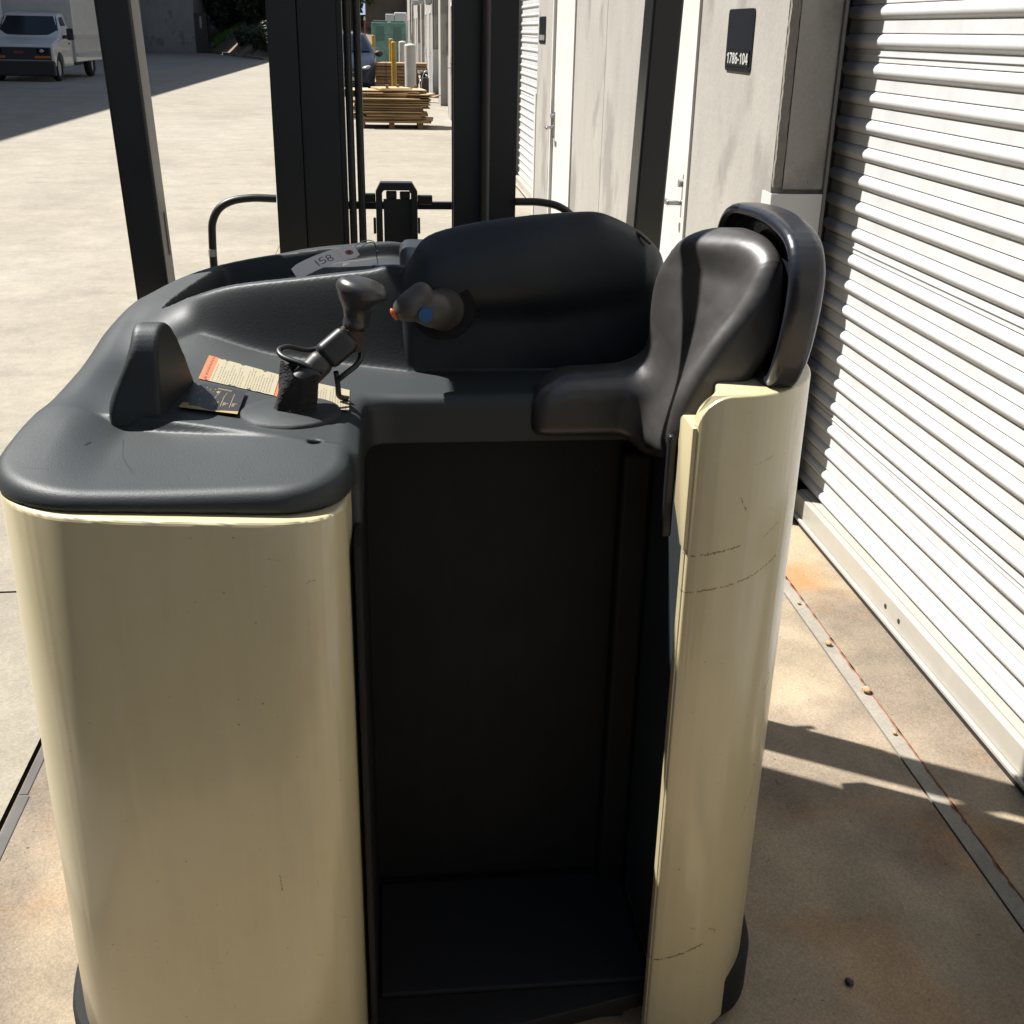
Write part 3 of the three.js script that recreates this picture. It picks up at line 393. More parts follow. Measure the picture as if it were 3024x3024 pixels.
const coverField = ([x, y, z]) => {
  const pl = coverPlan(x, z), bot = (z < -1.72 && x > -0.16) ? 1.062 : 1.099;
  let d = smax(pl, (y - coverTop(x, z)) * 0.85, 0.024);
  d = smax(d, bot - y, 0.006);
  // skirt that folds down over the inner side
  const fl = sdBox([x, y, z], [-0.062, 1.072, -1.69], [0.0135, 0.062, 0.135], 0.009);
  d = smin(d, fl, 0.018);
  // broken screw hole near the joystick
  d = smax(d, -(Math.hypot((x + 0.113) * (1 + 0.25 * Math.sin(z * 700)), z + 1.585) - 0.009), 0.003) ;
  return d;
};
TP('cover', sdfMesh(coverField, [-0.6, 1.0, -2.5], [0.66, 1.345, -1.39], 0.0056), M.plastic, 'dark grey moulded control cover with grained top');
TP('tray_liner', bx(-0.095, 0.07, 1.2495, 1.2535, -2.39, -2.13, 0.001), M.khaki);
// --- padded pod over the dash
const podTop = table([[0.0, 1.30], [0.03, 1.345], [0.06, 1.378], [0.11, 1.397], [0.2, 1.413], [0.34, 1.427], [0.375, 1.424], [0.44, 1.395], [0.50, 1.35], [0.55, 1.29]]);
const podUnder = table([[0.03, 1.25], [0.13, 1.252], [0.3, 1.262], [0.45, 1.288], [0.5, 1.30]]);
const podField = (p) => {
  const [x, y, z] = p, fz = -1.925 - 0.02 * sst(0.2, 0.45, x) - 0.5 * Math.max(0, x - 0.44);
  let pad = smax((y - podTop(x + 0.002) + 0.006 + 0.42 * Math.max(0, -1.99 - z)) * 0.85, z - fz, 0.085); pad = smax(pad, podUnder(x) - y, 0.05); pad = smax(pad, 0.02 - x, 0.05); pad = smax(pad, x - 0.518, 0.06); pad = smax(pad, -2.36 - z, 0.05);
  const fascia = sdBox(p, [0.245, 1.205, -2.16], [0.225, 0.105, 0.205], 0.02);
  return smin(pad, fascia, 0.03);
};
TP('pod', sdfMesh(podField, [-0.04, 1.08, -2.4], [0.56, 1.47, -1.88], 0.006), M.pod, 'soft black padded display pod');
TP('pod_tear', tube([[0.425, 1.383, -1.985], [0.434, 1.378, -1.972], [0.442, 1.371, -1.966], [0.449, 1.366, -1.968]], 0.0028, 16, 6), M.rustSteel);
TP('trim_strip', bx(0.27, 0.36, 1.205, 1.211, -2.43, -2.40, 0.002), M.black);
// --- control handle
const hub = V(0.090, 1.262, -1.948), hax = V(-0.12, 0.12, 1).normalize();
TP('hub_ring', cylBetween(hub, hub.clone().addScaledVector(hax, 0.022), 0.057, 0.054, 48), M.blackMatt);
const handle = TP('control_handle', sdfMesh((p) => { const a = sdCap(p, [0.088, 1.263, -1.925], [0.072, 1.272, -1.885], 0.037, 0.026), b = sdCap(p, [0.074, 1.27, -1.885], [0.035, 1.282, -1.86], 0.026, 0.023), c = sdCap(p, [0.022, 1.277, -1.862], [0.050, 1.301, -1.868], 0.0185, 0.0195); return smin(smin(a, b, 0.02), c, 0.012); }, [-0.03, 1.2, -1.98], [0.15, 1.35, -1.81], 0.0032), M.grip, 'worn grey multi function control handle');
part(handle, 'button', cylBetween(V(0.0585, 1.2705, -1.868), V(0.0565, 1.2735, -1.836), 0.0125, 0.0118, 24), M.blue, 'round blue button');
part(handle, 'button', (() => { const g = new THREE.SphereGeometry(0.01, 16, 10); g.scale(0.45, 1.1, 0.7); g.rotateZ(0.5); g.translate(0.0055, 1.2705, -1.855); return g; })(), M.orange, 'orange thumb switch');
// --- joystick
TP('boot_disc', (() => { const pts = [[0.0005, 0.010], [0.03, 0.0095], [0.055, 0.0075], [0.070, 0.0045], [0.076, 0.0022], [0.0775, -0.004]].map(([a, b]) => new THREE.Vector2(a, b)); const g = new THREE.LatheGeometry(pts, 56); g.translate(-0.157, DECK + 0.0005, -1.715); return g; })(), M.plastic);
TP('boot', (() => { const g = new THREE.CylinderGeometry(0.0275, 0.031, 0.062, 28, 5, true); const p = g.attributes.position; for (let i = 0; i < p.count; i++) { const a = Math.atan2(p.getZ(i), p.getX(i)), t = (p.getY(i) + 0.031) / 0.062, w = 1 + 0.07 * Math.sin(a * 5 + t * 6) + 0.04 * Math.sin(a * 11); p.setXYZ(i, p.getX(i) * w + t * 0.012, p.getY(i) + t * (0.006 * Math.sin(a * 3) - 0.012 * Math.cos(a)), p.getZ(i) * w); } g.computeVertexNormals(); g.translate(-0.15, 1.188, -1.713); return g; })(), M.boot, 'torn black rubber boot');
const bar = (a, b, w, h, mat, name, r = 0.006) => { const d = b.clone().sub(a), g = new RoundedBoxGeometry(w, d.length(), h, 3, r), q = new THREE.Quaternion().setFromUnitVectors(V(0, 1, 0), d.clone().normalize()); g.applyQuaternion(q); g.translate(...a.clone().add(b).multiplyScalar(0.5).toArray()); return TP(name, g, mat); };
bar(V(-0.151, 1.185, -1.717), V(-0.099, 1.233, -1.738), 0.040, 0.046, M.worn, 'lever_arm', 0.016);
bar(V(-0.106, 1.228, -1.736), V(-0.062, 1.262, -1.75), 0.044, 0.048, M.black, 'lever_sleeve', 0.012);
TP('lever_collar', join(cylBetween(V(-0.064, 1.240, -1.752), V(-0.0585, 1.272, -1.752), 0.019, 0.0185, 24), cylBetween(V(-0.0585, 1.272, -1.752), V(-0.0525, 1.289, -1.752), 0.0155, 0.0165, 24)), M.rustSteel);
TP('lever_knob', (() => { const pts = [[0.0005, 0], [0.0175, 0], [0.0182, 0.014], [0.0215, 0.028], [0.029, 0.042], [0.0345, 0.054], [0.0352, 0.061], [0.0322, 0.069], [0.0235, 0.0755], [0.0005, 0.079]].map(([a, b]) => new THREE.Vector2(a, b)); const c = new THREE.SplineCurve(pts).getPoints(60).map((p) => new THREE.Vector2(Math.max(0.0003, p.x), p.y)); const g = new THREE.LatheGeometry(c, 48); const p = g.attributes.position; for (let i = 0; i < p.count; i++) { const t = sst(0.03, 0.06, p.getY(i)); p.setX(i, p.getX(i) * (1 + 0.06 * t) + 0.003 * t); p.setY(i, p.getY(i) - p.getX(i) * 0.10 * t); } g.computeVertexNormals(); g.scale(1.08, 0.96, 1.08); g.rotateZ(-0.16); g.translate(-0.0545, 1.276, -1.752); return g; })(), M.knob, 'black mushroom knob');
TP('wire_guard', tube([[-0.105, 1.215, -1.712], [-0.135, 1.227, -1.713], [-0.166, 1.236, -1.728], [-0.172, 1.241, -1.745], [-0.16, 1.242, -1.76], [-0.13, 1.233, -1.772], [-0.11, 1.235, -1.782], [-0.095, 1.241, -1.79], [-0.078, 1.243, -1.792], [-0.06, 1.24, -1.78], [-0.048, 1.232, -1.755], [-0.052, 1.222, -1.735], [-0.07, 1.21, -1.722], [-0.085, 1.198, -1.722]], 0.0045, 120, 10), M.black);
TP('guard_foot', tube([[-0.088, 1.2, -1.765], [-0.086, 1.175, -1.77], [-0.084, 1.157, -1.774], [-0.07, 1.1525, -1.776]], 0.0045, 30, 8), M.black);
// --- hand guard fin
const FIN = smoothPoly([[-1.712, 1.12], [-1.712, 1.2], [-1.719, 1.247], [-1.738, 1.274], [-1.765, 1.281], [-1.797, 1.268], [-1.832, 1.234], [-1.866, 1.19], [-1.892, 1.15], [-1.9, 1.12]], 4);
TP('hand_guard', sdfMesh(([x, y, z]) => { const pl = sdPoly(z, y, FIN); const left = -0.43 + 0.04 * sst(1.15, 1.27, y) - 0.05 * sst(-1.76, -1.88, z) * -1; const right = -0.349 + (z + 1.72) * -0.12; return smax(smax(pl, left - x, 0.014), x - right, 0.006); }, [-0.47, 1.12, -1.94], [-0.29, 1.31, -1.66], 0.004), M.plastic, 'rounded black hand guard fin');
// --- labels and plates on the deck
const quadGeo = (c, lift = 0.0) => { const g = new THREE.BufferGeometry(); g.setAttribute('position', new THREE.Float32BufferAttribute([...c[0], ...c[1], ...c[2], ...c[0], ...c[2], ...c[3]].map((v, i) => (i % 3 === 1 ? v + lift : v)), 3)); g.setAttribute('uv', new THREE.Float32BufferAttribute([0, 0, 1, 0, 1, 1, 0, 0, 1, 1, 0, 1], 2)); g.computeVertexNormals(); return g; };
function warningTex(seedy, head, tail) { return canvasTex(1024, 320, (c, w, h) => {
  c.fillStyle = 'rgb(198,188,156)'; c.fillRect(0, 0, w, h);
  for (let i = 0; i < 900; i++) { c.fillStyle = `rgba(120,105,75,${rnd(0.03, 0.14)})`; c.fillRect(rnd(w), rnd(h), rnd(2, 30), rnd(1, 5)); }
  c.save(); c.translate(0, 0); c.fillStyle = 'rgb(236,128,72)'; c.fillRect(0, 0, head, h);
  c.fillStyle = 'rgb(40,28,20)'; c.save(); c.translate(head / 2, h / 2); c.rotate(-Math.PI / 2); c.font = 'bold 52px sans-serif'; c.textAlign = 'center'; c.textBaseline = 'middle'; c.fillText('WARNING', 30, 4); c.beginPath(); c.moveTo(-150, 24); c.lineTo(-104, 24); c.lineTo(-127, -24); c.fill(); c.fillStyle = 'rgb(236,128,72)'; c.fillRect(-129, -10, 5, 20); c.fillRect(-129, 14, 5, 5); c.restore();
  for (let x = head + 26; x < w - 24 - tail; x += 36) { const n = 0.55 + rnd() * 0.4; let y = 14; c.fillStyle = 'rgba(70,62,48,.75)'; while (y < h * n) { const l = rnd(6, 30); c.fillRect(x, h - y - l, 9, l); if (rnd() < 0.5) c.fillRect(x - 5, h - y - l * 0.6, 5, 4); y += l + rnd(5, 10); } if (rnd() < 0.16) x += 26; }
  for (let i = 0; i < 9; i++) { c.fillStyle = 'rgba(66,68,62,.9)'; c.beginPath(); const x = rnd(w), y = rnd() < 0.5 ? 0 : h; c.ellipse(x, y, rnd(8, 40), rnd(4, 22), 0, 0, 7); c.fill(); }
  c.restore(); }); }
const L1 = [[-0.337, 0, -1.914], [-0.317, 0, -1.784], [-0.192, 0, -1.734], [-0.205, 0, -1.862]];
const onDeck = (p) => at1(p);
function at1([x, , z]) { return [x, coverTop(x, z) + 0.0018, z]; }
const stickerMat = (t) => std(rgb(0.42, 0.42, 0.42), 0.65, { map: t });
TP('warning_label', quadGeo([[-0.324, 0, -1.904], [-0.1905, 0, -1.804], [-0.1905, 0, -1.924], [-0.322, 0, -2.022]].map(at1)), stickerMat(warningTex(1, 150, 0)), 'worn orange and cream warning label');
TP('warning_label', quadGeo([[-0.1895, 0, -1.801], [-0.068, 0, -1.721], [-0.070, 0, -1.836], [-0.1895, 0, -1.923]].map(at1)), stickerMat(warningTex(2, 170, 0)), 'worn orange and cream warning label behind the joystick');
TP('data_plate', (() => { const a = [[-0.330, 1.1545, -1.737], [-0.235, 1.1562, -1.692], [-0.235, 1.1562, -1.810], [-0.312, 1.1555, -1.865]]; return quadGeo(a); })(), phys(rgb(0.5, 0.5, 0.5), 0.5, { map: canvasTex(640, 512, (c, w, h) => { c.fillStyle = 'rgb(20,21,26)'; c.fillRect(0, 0, w, h); c.strokeStyle = c.fillStyle = 'rgb(196,172,112)'; c.lineWidth = 5; for (const x of [330, 430, 530]) { c.beginPath(); c.moveTo(x, 90); c.lineTo(x, 400); c.stroke(); } c.strokeRect(270, 40, 190, 12); for (let i = 0; i < 20; i++) c.fillRect(rnd(20, 250), rnd(60, 400), rnd(8, 22), rnd(4, 10)); for (const x of [345, 445, 545]) for (let k = 0; k < 5; k++) c.fillRect(x, 300 + k * 15, rnd(20, 60), 6); c.fillRect(300, 90, 14, 44); c.fillRect(286, 106, 42, 12); c.fillStyle = 'rgb(190,164,100)'; c.beginPath(); c.moveTo(0, h); c.lineTo(w, h); c.lineTo(w, h - 56); c.lineTo(430, h - 30); c.lineTo(250, h - 60); c.lineTo(90, h - 70); c.lineTo(80, h - 110); c.lineTo(0, h - 100); c.fill(); c.fillStyle = 'rgba(30,28,30,.85)'; c.beginPath(); c.ellipse(350, h - 60, 120, 44, 0.1, 0, 7); c.fill(); c.fillStyle = 'rgba(250,240,210,.5)'; for (let i = 0; i < 60; i++) c.fillRect(rnd(w), rnd(h), 2, 2); }) }), 'black capacity plate with peeling gold edge');
// --- ignition plate and key switch in the tray
TP('switch_plate', extrudeY(smoothPoly([[-0.062, -2.225], [0.012, -2.215], [0.02, -2.30], [-0.05, -2.315]], 3), 1.2535, 1.257, 0.001), M.khaki);
TP('key_switch', join(cylBetween(V(-0.022, 1.257, -2.262), V(-0.022, 1.263, -2.262), 0.022, 0.02, 28), cylBetween(V(-0.022, 1.263, -2.262), V(-0.022, 1.275, -2.262), 0.011, 0.011, 24)), M.steel);

// --- seat rest
const padRegion = smoothPoly([[-1.845, 1.06], [-1.85, 1.15], [-1.85, 1.26], [-1.842, 1.33], [-1.815, 1.39], [-1.765, 1.424], [-1.70, 1.432], [-1.635, 1.430], [-1.585, 1.41], [-1.568, 1.36], [-1.567, 1.28], [-1.567, 1.19], [-1.570, 1.145], [-1.60, 1.115], [-1.68, 1.078], [-1.76, 1.06]], 4);
const padRear = table([[1.0, 0.418], [1.15, 0.416], [1.2, 0.421], [1.24, 0.436], [1.29, 0.466], [1.335, 0.498], [1.38, 0.522], [1.43, 0.535]]), padFront = table([[1.0, 0.425], [1.25, 0.425], [1.32, 0.425], [1.36, 0.43], [1.40, 0.448], [1.44, 0.485]]);
const padFace = (z, y) => { const t = clamp((z + 1.85) / 0.285); return lerp(padFront(y), padRear(y), sst(0.25, 1, t)) + 0.03 * Math.sin(Math.PI * clamp(t * 1.08)) * sst(1.08, 1.22, y) * sst(1.43, 1.36, y); };
TP('seat_rest', sdfMesh((p) => {
  const [x, y, z] = p, xs = padFace(z, y) - 0.008; let back = smax(sdPoly(z, y, padRegion), xs - x, 0.034); back = smax(back, x - (xs + 0.105 + 0.02 * sst(1.2, 1.4, y)), 0.04);
  const top = 1.188 - 0.018 * sst(0.30, 0.235, x) + 0.004 * sst(0.3, 0.4, x) - 0.12 * Math.max(0, -1.81 - z); let wing = smax(0.228 - x, z + 1.785 + 0.012 * sst(1.15, 1.22, y), 0.03); wing = smax(wing, y - top, 0.055); wing = smax(wing, -1.87 - z, 0.02); wing = smax(wing, 1.075 - 0.035 * sst(0.38, 0.47, x) - y, 0.02); wing = smax(wing, x - 0.5, 0.02);
  return smin(smax(back, x - 0.562, 0.03), wing, 0.05);
}, [0.2, 0.97, -1.9], [0.68, 1.47, -1.46], 0.0055), M.pad, 'shiny worn black padded seat rest');
const shellRegion = smoothPoly([[-1.87, 1.24], [-1.872, 1.36], [-1.855, 1.42], [-1.815, 1.452], [-1.712, 1.468], [-1.575, 1.468], [-1.505, 1.45], [-1.478, 1.415], [-1.476, 1.37], [-1.49, 1.31], [-1.512, 1.262], [-1.535, 1.236], [-1.6, 1.233], [-1.75, 1.234]], 4);
TP('seat_shell', sdfMesh(([x, y, z]) => { const r = sdPoly(z, y, shellRegion); let d = smax(smax(r, 0.530 - x, 0.016), x - 0.582, 0.016); d = smax(d, -smax(smax(r + 0.018, x - 0.564, 0.012), 1.20 - y, 0.01), 0.010); return d; }, [0.5, 1.2, -1.91], [0.62, 1.5, -1.44], 0.0042), M.shell, 'glossy black seat shell with raised rim');

// --- overhead guard
function leanPost(x0, x1, z0, z1, y0, y1, lean) { const g = bx(x0, x1, y0, y1, z0, z1, 0.006), p = g.attributes.position; for (let i = 0; i < p.count; i++) p.setX(i, p.getX(i) + lean * (p.getY(i) - 1.75)); return g; }
const OH = 2.24;
const og = sub(truck, 'overhead_guard');
part(og, 'post', leanPost(-0.561, -0.491, -2.592, -2.5, 0.9, OH, -0.036), M.post);
part(og, 'post', leanPost(0.545, 0.609, -2.592, -2.5, 0.9, OH, 0.03), M.post);
part(og, 'wear_patch', leanPost(-0.4906, -0.4895, -2.575, -2.555, 1.24, 1.33, -0.036), M.wear);
part(og, 'frame', join(bx(-0.585, -0.52, OH, OH + 0.06, -2.6, -1.55, 0.006), bx(0.57, 0.635, OH, OH + 0.06, -2.6, -1.55, 0.006), bx(-0.519, 0.569, OH, OH + 0.06, -2.6, -2.55, 0.006), bx(-0.519, 0.569, OH, OH + 0.06, -1.61, -1.55, 0.006)), M.post);
part(og, 'front_plate', bx(-0.519, 0.569, OH + 0.02, OH + 0.032, -2.549, -2.21), M.post);
for (const x of [0.2]) part(og, 'bar', bx(x, x + 0.03, OH + 0.005, OH + 0.05, -2.2, -1.611, 0.004), M.post);
part(og, 'cross_bar', bx(-0.519, 0.569, OH - 0.03, OH + 0.004, -2.075, -2.04, 0.004), M.post);
// --- mast
const mast = sub(truck, 'mast'), MT = 2.26, MZ = -2.86;
const channel = (x0, x1, z0, z1, t, open) => open > 0 ? join(bx(x0, x0 + t, 0.12, MT, z0, z1), bx(x0 + t, x1, 0.12, MT, z1 - t, z1), bx(x0 + t, x1, 0.12, MT, z0, z0 + t)) : join(bx(x1 - t, x1, 0.12, MT, z0, z1), bx(x0, x1 - t, 0.12, MT, z1 - t, z1), bx(x0, x1 - t, 0.12, MT, z0, z0 + t));
part(mast, 'outer_channel', channel(-0.265, -0.199, MZ - 0.085, MZ, 0.014, 1), M.black);
part(mast, 'inner_channel', channel(-0.197, -0.110, MZ - 0.095, MZ - 0.018, 0.012, 1), M.black);
part(mast, 'inner_strip', bx(-0.109, -0.097, 0.12, MT, MZ - 0.06, MZ - 0.03), M.black);
part(mast, 'inner_channel', channel(0.159, 0.233, MZ - 0.095, MZ - 0.018, 0.012, -1), M.black);
part(mast, 'outer_channel', channel(0.237, 0.310, MZ - 0.085, MZ, 0.014, -1), M.black);
part(mast, 'roller_track', cylBetween(V(0.235, 0.12, MZ + 0.004), V(0.235, MT, MZ + 0.004), 0.011, 0.011, 14), M.worn);
part(mast, 'lift_cylinder', cylBetween(V(-0.0857, 0.3, MZ - 0.03), V(-0.0857, MT, MZ - 0.03), 0.0091), M.black);
part(mast, 'lift_cylinder', cylBetween(V(-0.0635, 0.3, MZ - 0.03), V(-0.0635, MT, MZ - 0.03), 0.0091), M.black);
part(mast, 'cross_member', bx(-0.26, 0.305, 0.35, 0.5, MZ - 0.115, MZ - 0.097), M.black);
part(mast, 'top_member', bx(-0.265, 0.310, MT - 0.08, MT, MZ - 0.115, MZ - 0.097), M.black);
// load rail and hose carrier behind the mast
const rz = -2.84;
part(mast, 'side_rail', tube([[-0.423, 0.673, rz], [-0.423, 1.101, rz], [-0.421, 1.230, rz], [-0.417, 1.268, rz], [-0.400, 1.298, rz], [-0.372, 1.315, rz], [-0.325, 1.323, rz], [-0.265, 1.322, rz]], 0.0093, 90, 8), M.black);
part(mast, 'side_rail', tube([[0.308, 1.318, rz], [0.325, 1.318, rz], [0.368, 1.317, rz], [0.415, 1.307, rz], [0.449, 1.283, rz], [0.469, 1.247, rz], [0.475, 1.187, rz], [0.476, 0.673, rz]], 0.0093, 90, 8), M.black);
part(mast, 'cross_rail', bx(-0.25, 0.3, 1.279, 1.298, -2.99, -2.975, 0.003), M.black);
part(mast, 'reflective_band', cylBetween(V(-0.4234, 1.186, rz), V(-0.4232, 1.203, rz), 0.0101, 0.0101, 12), M.trim);
{ const cz = -2.95;
  const ring = (() => { const o = new THREE.Shape([[-0.0282, 1.0424], [-0.0282, 1.3289], [-0.0169, 1.3496], [0.0582, 1.3496], [0.0705, 1.3289], [0.0705, 1.0424]].map((p) => new THREE.Vector2(...p))); o.holes.push(new THREE.Path([[-0.0164, 1.0799], [0.0587, 1.0799], [0.0587, 1.3242], [0.0531, 1.3345], [-0.0108, 1.3345], [-0.0164, 1.3270]].map((p) => new THREE.Vector2(...p)))); const g = new THREE.ExtrudeGeometry(o, { depth: 0.03, bevelEnabled: true, bevelSize: 0.002, bevelThickness: 0.002, bevelSegments: 2 }); g.translate(0, 0, cz); return metreUV(g); })();
  part(mast, 'hose_frame', ring, M.black);
  part(mast, 'hose_bracket', join(bx(-0.0705, -0.0310, 1.3017, 1.3233, cz + 0.002, cz + 0.02, 0.003), bx(0.0733, 0.1099, 1.2979, 1.3195, cz + 0.002, cz + 0.02, 0.003), bx(-0.0376, -0.0310, 1.2256, 1.2641, cz + 0.004, cz + 0.02, 0.002), bx(0.0733, 0.0789, 1.2256, 1.2641, cz + 0.004, cz + 0.02, 0.002)), M.black);
  part(mast, 'hose_plate', join(bx(-0.0113, 0.0573, 1.0611, 1.3101, cz + 0.01, cz + 0.018), bx(-0.0047, 0.0216, 1.3101, 1.3298, cz + 0.01, cz + 0.018, 0.003), bx(0.0291, 0.0545, 1.3101, 1.3289, cz + 0.01, cz + 0.018, 0.003)), M.black);
}

// --- hang tag wired to the key switch
{
  const t = thing('paper_tag', 'white paper tag marked 158 wired to the key switch of the truck', 'tag', [-0.11, 1.28, -2.2]);
  const tg = (() => { const n = 12, pos = [], uv = [], idx = []; const A = V(-0.172, 1.290, -2.105), B = V(-0.060, 1.3135, -2.205), wv = V(0.014, -0.021, 0.006); for (let i = 0; i <= n; i++) { const k = i / n, c = A.clone().lerp(B, k); c.y += 0.006 * Math.sin(k * Math.PI) - 0.002; const w = 0.56 + 0.44 * sst(-0.1, 0.12, k); for (const s of [0.5, -0.5]) { const q = c.clone().addScaledVector(wv, -s * (k > 0.93 ? 1 - (k - 0.93) * 5 : 1) * w); pos.push(q.x, q.y, q.z); uv.push(k, s + 0.5); } if (i) { const b = i * 2; idx.push(b - 2, b - 1, b, b - 1, b + 1, b); } } const g = new THREE.BufferGeometry(); g.setAttribute('position', new THREE.Float32BufferAttribute(pos, 3)); g.setAttribute('uv', new THREE.Float32BufferAttribute(uv, 2)); g.setIndex(idx); g.computeVertexNormals(); return g; })();
  part(t, 'card', tg, std(rgb(0.6, 0.6, 0.6), 0.75, { side: THREE.DoubleSide, map: canvasTex(640, 200, (c, w, h) => { c.fillStyle = 'rgb(236,234,240)'; c.fillRect(0, 0, w, h); c.strokeStyle = 'rgba(220,150,160,.8)'; c.lineWidth = 3; c.beginPath(); c.moveTo(455, 0); c.lineTo(455, h); c.stroke(); c.save(); c.translate(290, 104); c.rotate(-0.05); c.strokeStyle = 'rgb(40,38,50)'; c.lineWidth = 10; c.lineCap = 'round'; c.beginPath(); c.moveTo(-70, -42); c.lineTo(-64, 46); c.moveTo(10, -44); c.lineTo(-30, -40); c.lineTo(-32, -4); c.quadraticCurveTo(16, -12, 10, 24); c.quadraticCurveTo(2, 52, -36, 40); c.stroke(); c.beginPath(); c.ellipse(58, -20, 21, 24, 0.2, 0, 7); c.stroke(); c.beginPath(); c.ellipse(60, 26, 25, 24, 0.2, 0, 7); c.stroke(); c.restore(); c.fillStyle = 'rgb(150,92,74)'; c.beginPath(); c.arc(555, 100, 40, 0, 7); c.fill(); c.fillStyle = 'rgb(40,30,26)'; c.beginPath(); c.arc(555, 100, 14, 0, 7); c.fill(); }) }));
  part(t, 'wire', join(tube([[-0.022, 1.272, -2.262], [-0.024, 1.29, -2.25], [-0.026, 1.312, -2.235], [-0.03, 1.326, -2.225], [-0.045, 1.328, -2.22], [-0.06, 1.322, -2.216], [-0.072, 1.31, -2.212]], 0.0009, 60, 6), tube([[-0.025, 1.318, -2.232], [-0.034, 1.324, -2.228], [-0.05, 1.318, -2.222], [-0.064, 1.309, -2.214]], 0.0009, 40, 6), tube([[-0.026, 1.295, -2.25], [-0.022, 1.302, -2.246], [-0.028, 1.308, -2.242], [-0.022, 1.314, -2.238]], 0.0012, 30, 6)), M.wire);
}

// ================================================================== THINGS IN THE YARD
// --- low pile of plywood sheets
{
  let y = 0.10;
  for (const x of [-0.5, 0.05, 0.58]) soloAt('timber_block', bx(x, x + 0.1, 0.001, 0.099, -23.3, -22.32), M.ply[2], 'short timber bearer under the plywood pile', 'timber', 'bearers under the plywood pile');
  for (let i = 0; i < 31; i++) {
    const top = i > 21, w = rnd(1.12, 1.38) * (top ? rnd(0.5, 1.15) : 1), d = rnd(0.8, 1.05) * (top ? 0.8 : 1), h = rnd(0.009, 0.024), g = new THREE.BoxGeometry(w, h, d), turn = rnd(-0.07, 0.07) + (top ? rnd(-0.35, 0.35) : 0);
    metreUV(g); const m = solo('plywood_sheet', metreUV(g), M.ply[i % 4 === 3 ? 2 : i > 15 ? 0 : i % 3 === 1 ? 1 : 0], top ? 'skewed plywood offcut lying on top of the pile' : 'flat plywood sheet stacked in the low pile', 'plywood', top ? 'offcuts on top of the plywood pile' : 'sheets in the plywood pile');
    m.rotation.y = turn; m.position.set(0.09 + rnd(-0.11, 0.11) + (top ? rnd(-0.2, 0.38) : 0), y + h / 2, -22.82 + rnd(-0.06, 0.06)); y += h + (i % 5 === 4 ? 0.002 : 0.0006);
  }
  for (const [x, z] of [[0.0, -22.6], [0.2, -22.9], [0.52, -22.7]]) soloAt('wood_scrap', bx(x, x + 0.055, y + 0.001, y + 0.056, z, z + 0.06), M.ply[2], 'small wood block resting on the plywood pile', 'block', 'wood blocks on the plywood pile');
}
// --- strapped lumber bundle behind the posts
{
  const t = thing('lumber_stack', 'brown strapped bundle of planks stacked behind the yellow bollard', 'lumber', [0.4, 0, -34]);
  let y = 0.06; for (const x of [-0.2, 0.85]) part(t, 'bearer', bx(x, x + 0.1, 0, 0.059, -34.6, -33.5), M.lumber[1]);
  for (let i = 0; i < 9; i++) { const h = 0.088, x0 = -0.30 + rnd(0.05), x1 = (i > 6 ? 1.12 : 0.88) + rnd(0.05), n = 1 + (i % 2); for (let k = 0; k < n; k++) part(t, 'plank', bx(lerp(x0, x1, k / n) + 0.004, lerp(x0, x1, (k + 1) / n) - 0.004, y, y + h - (i % 3 === 1 ? 0.02 : 0.008), -34.6 + rnd(0.05), -33.5 + rnd(0.04), 0.004), M.lumber[(i + k) % 3]); y += h; }
  part(t, 'strap', bx(0.02, 0.035, 0.03, y + 0.004, -33.456, -33.45), M.dark);
  const g = thing('small_engine', 'small black machine with chrome fittings tucked beside the lumber bundle', 'machine', [1.03, 0, -33.4]);
  part(g, 'engine_block', bx(0.93, 1.17, 0.05, 0.5, -33.42, -33.05, 0.03), M.dark); part(g, 'fuel_tank', cylBetween(V(0.95, 0.58, -33.2), V(1.15, 0.58, -33.2), 0.085), M.dark);
  for (const [x, yy] of [[0.95, 0.42], [0.99, 0.15], [1.1, 0.55], [0.93, 0.12]]) part(g, 'fitting', (() => { const q = new THREE.SphereGeometry(0.035, 12, 8); q.translate(x, yy, -33.03); return q; })(), M.chrome);
  part(g, 'frame_tube', tube([[0.94, 0.03, -33.0], [0.96, 0.35, -32.98], [1.03, 0.62, -33.0], [1.15, 0.7, -33.02]], 0.014, 30, 8), M.chrome); part(g, 'foot', bx(0.93, 1.17, 0, 0.049, -33.4, -33.06), M.rubber);
}
// --- bollards
function bollard(name, label, x, z, r, h, mat, group) { const t = thing(name, label, 'bollard', [x, 0, z], group); part(t, 'pipe', cylBetween(V(x, 0, z), V(x, h - r * 0.4, z), r, r, 28), mat); part(t, 'cap', (() => { const g = new THREE.SphereGeometry(r, 28, 8, 0, Math.PI * 2, 0, Math.PI / 2); g.scale(1, 0.4, 1); g.translate(x, h - r * 0.4, z); return g; })(), mat); }
bollard('steel_bollard', 'yellow steel bollard in front of the lumber bundle, beside the white post', 0.22, -31, 0.065, 1.41, M.yellow, 'yellow bollards');
bollard('steel_bollard', 'yellow steel bollard in front of the green cabinets, behind the lumber bundle', 0.22, -42, 0.075, 1.4, M.yellow, 'yellow bollards');
bollard('steel_bollard', 'yellow steel bollard at the left end of the green cabinets', -0.5, -56, 0.075, 1.43, M.yellow, 'yellow bollards');
bollard('guard_post', 'thick white guard post in front of the lumber bundle', 0.634, -31, 0.143, 1.37, M.whitePost, 'white guard posts');
bollard('guard_post', 'thick white guard post standing behind the lumber bundle', 0.60, -42, 0.13, 1.33, M.whitePost, 'white guard posts');
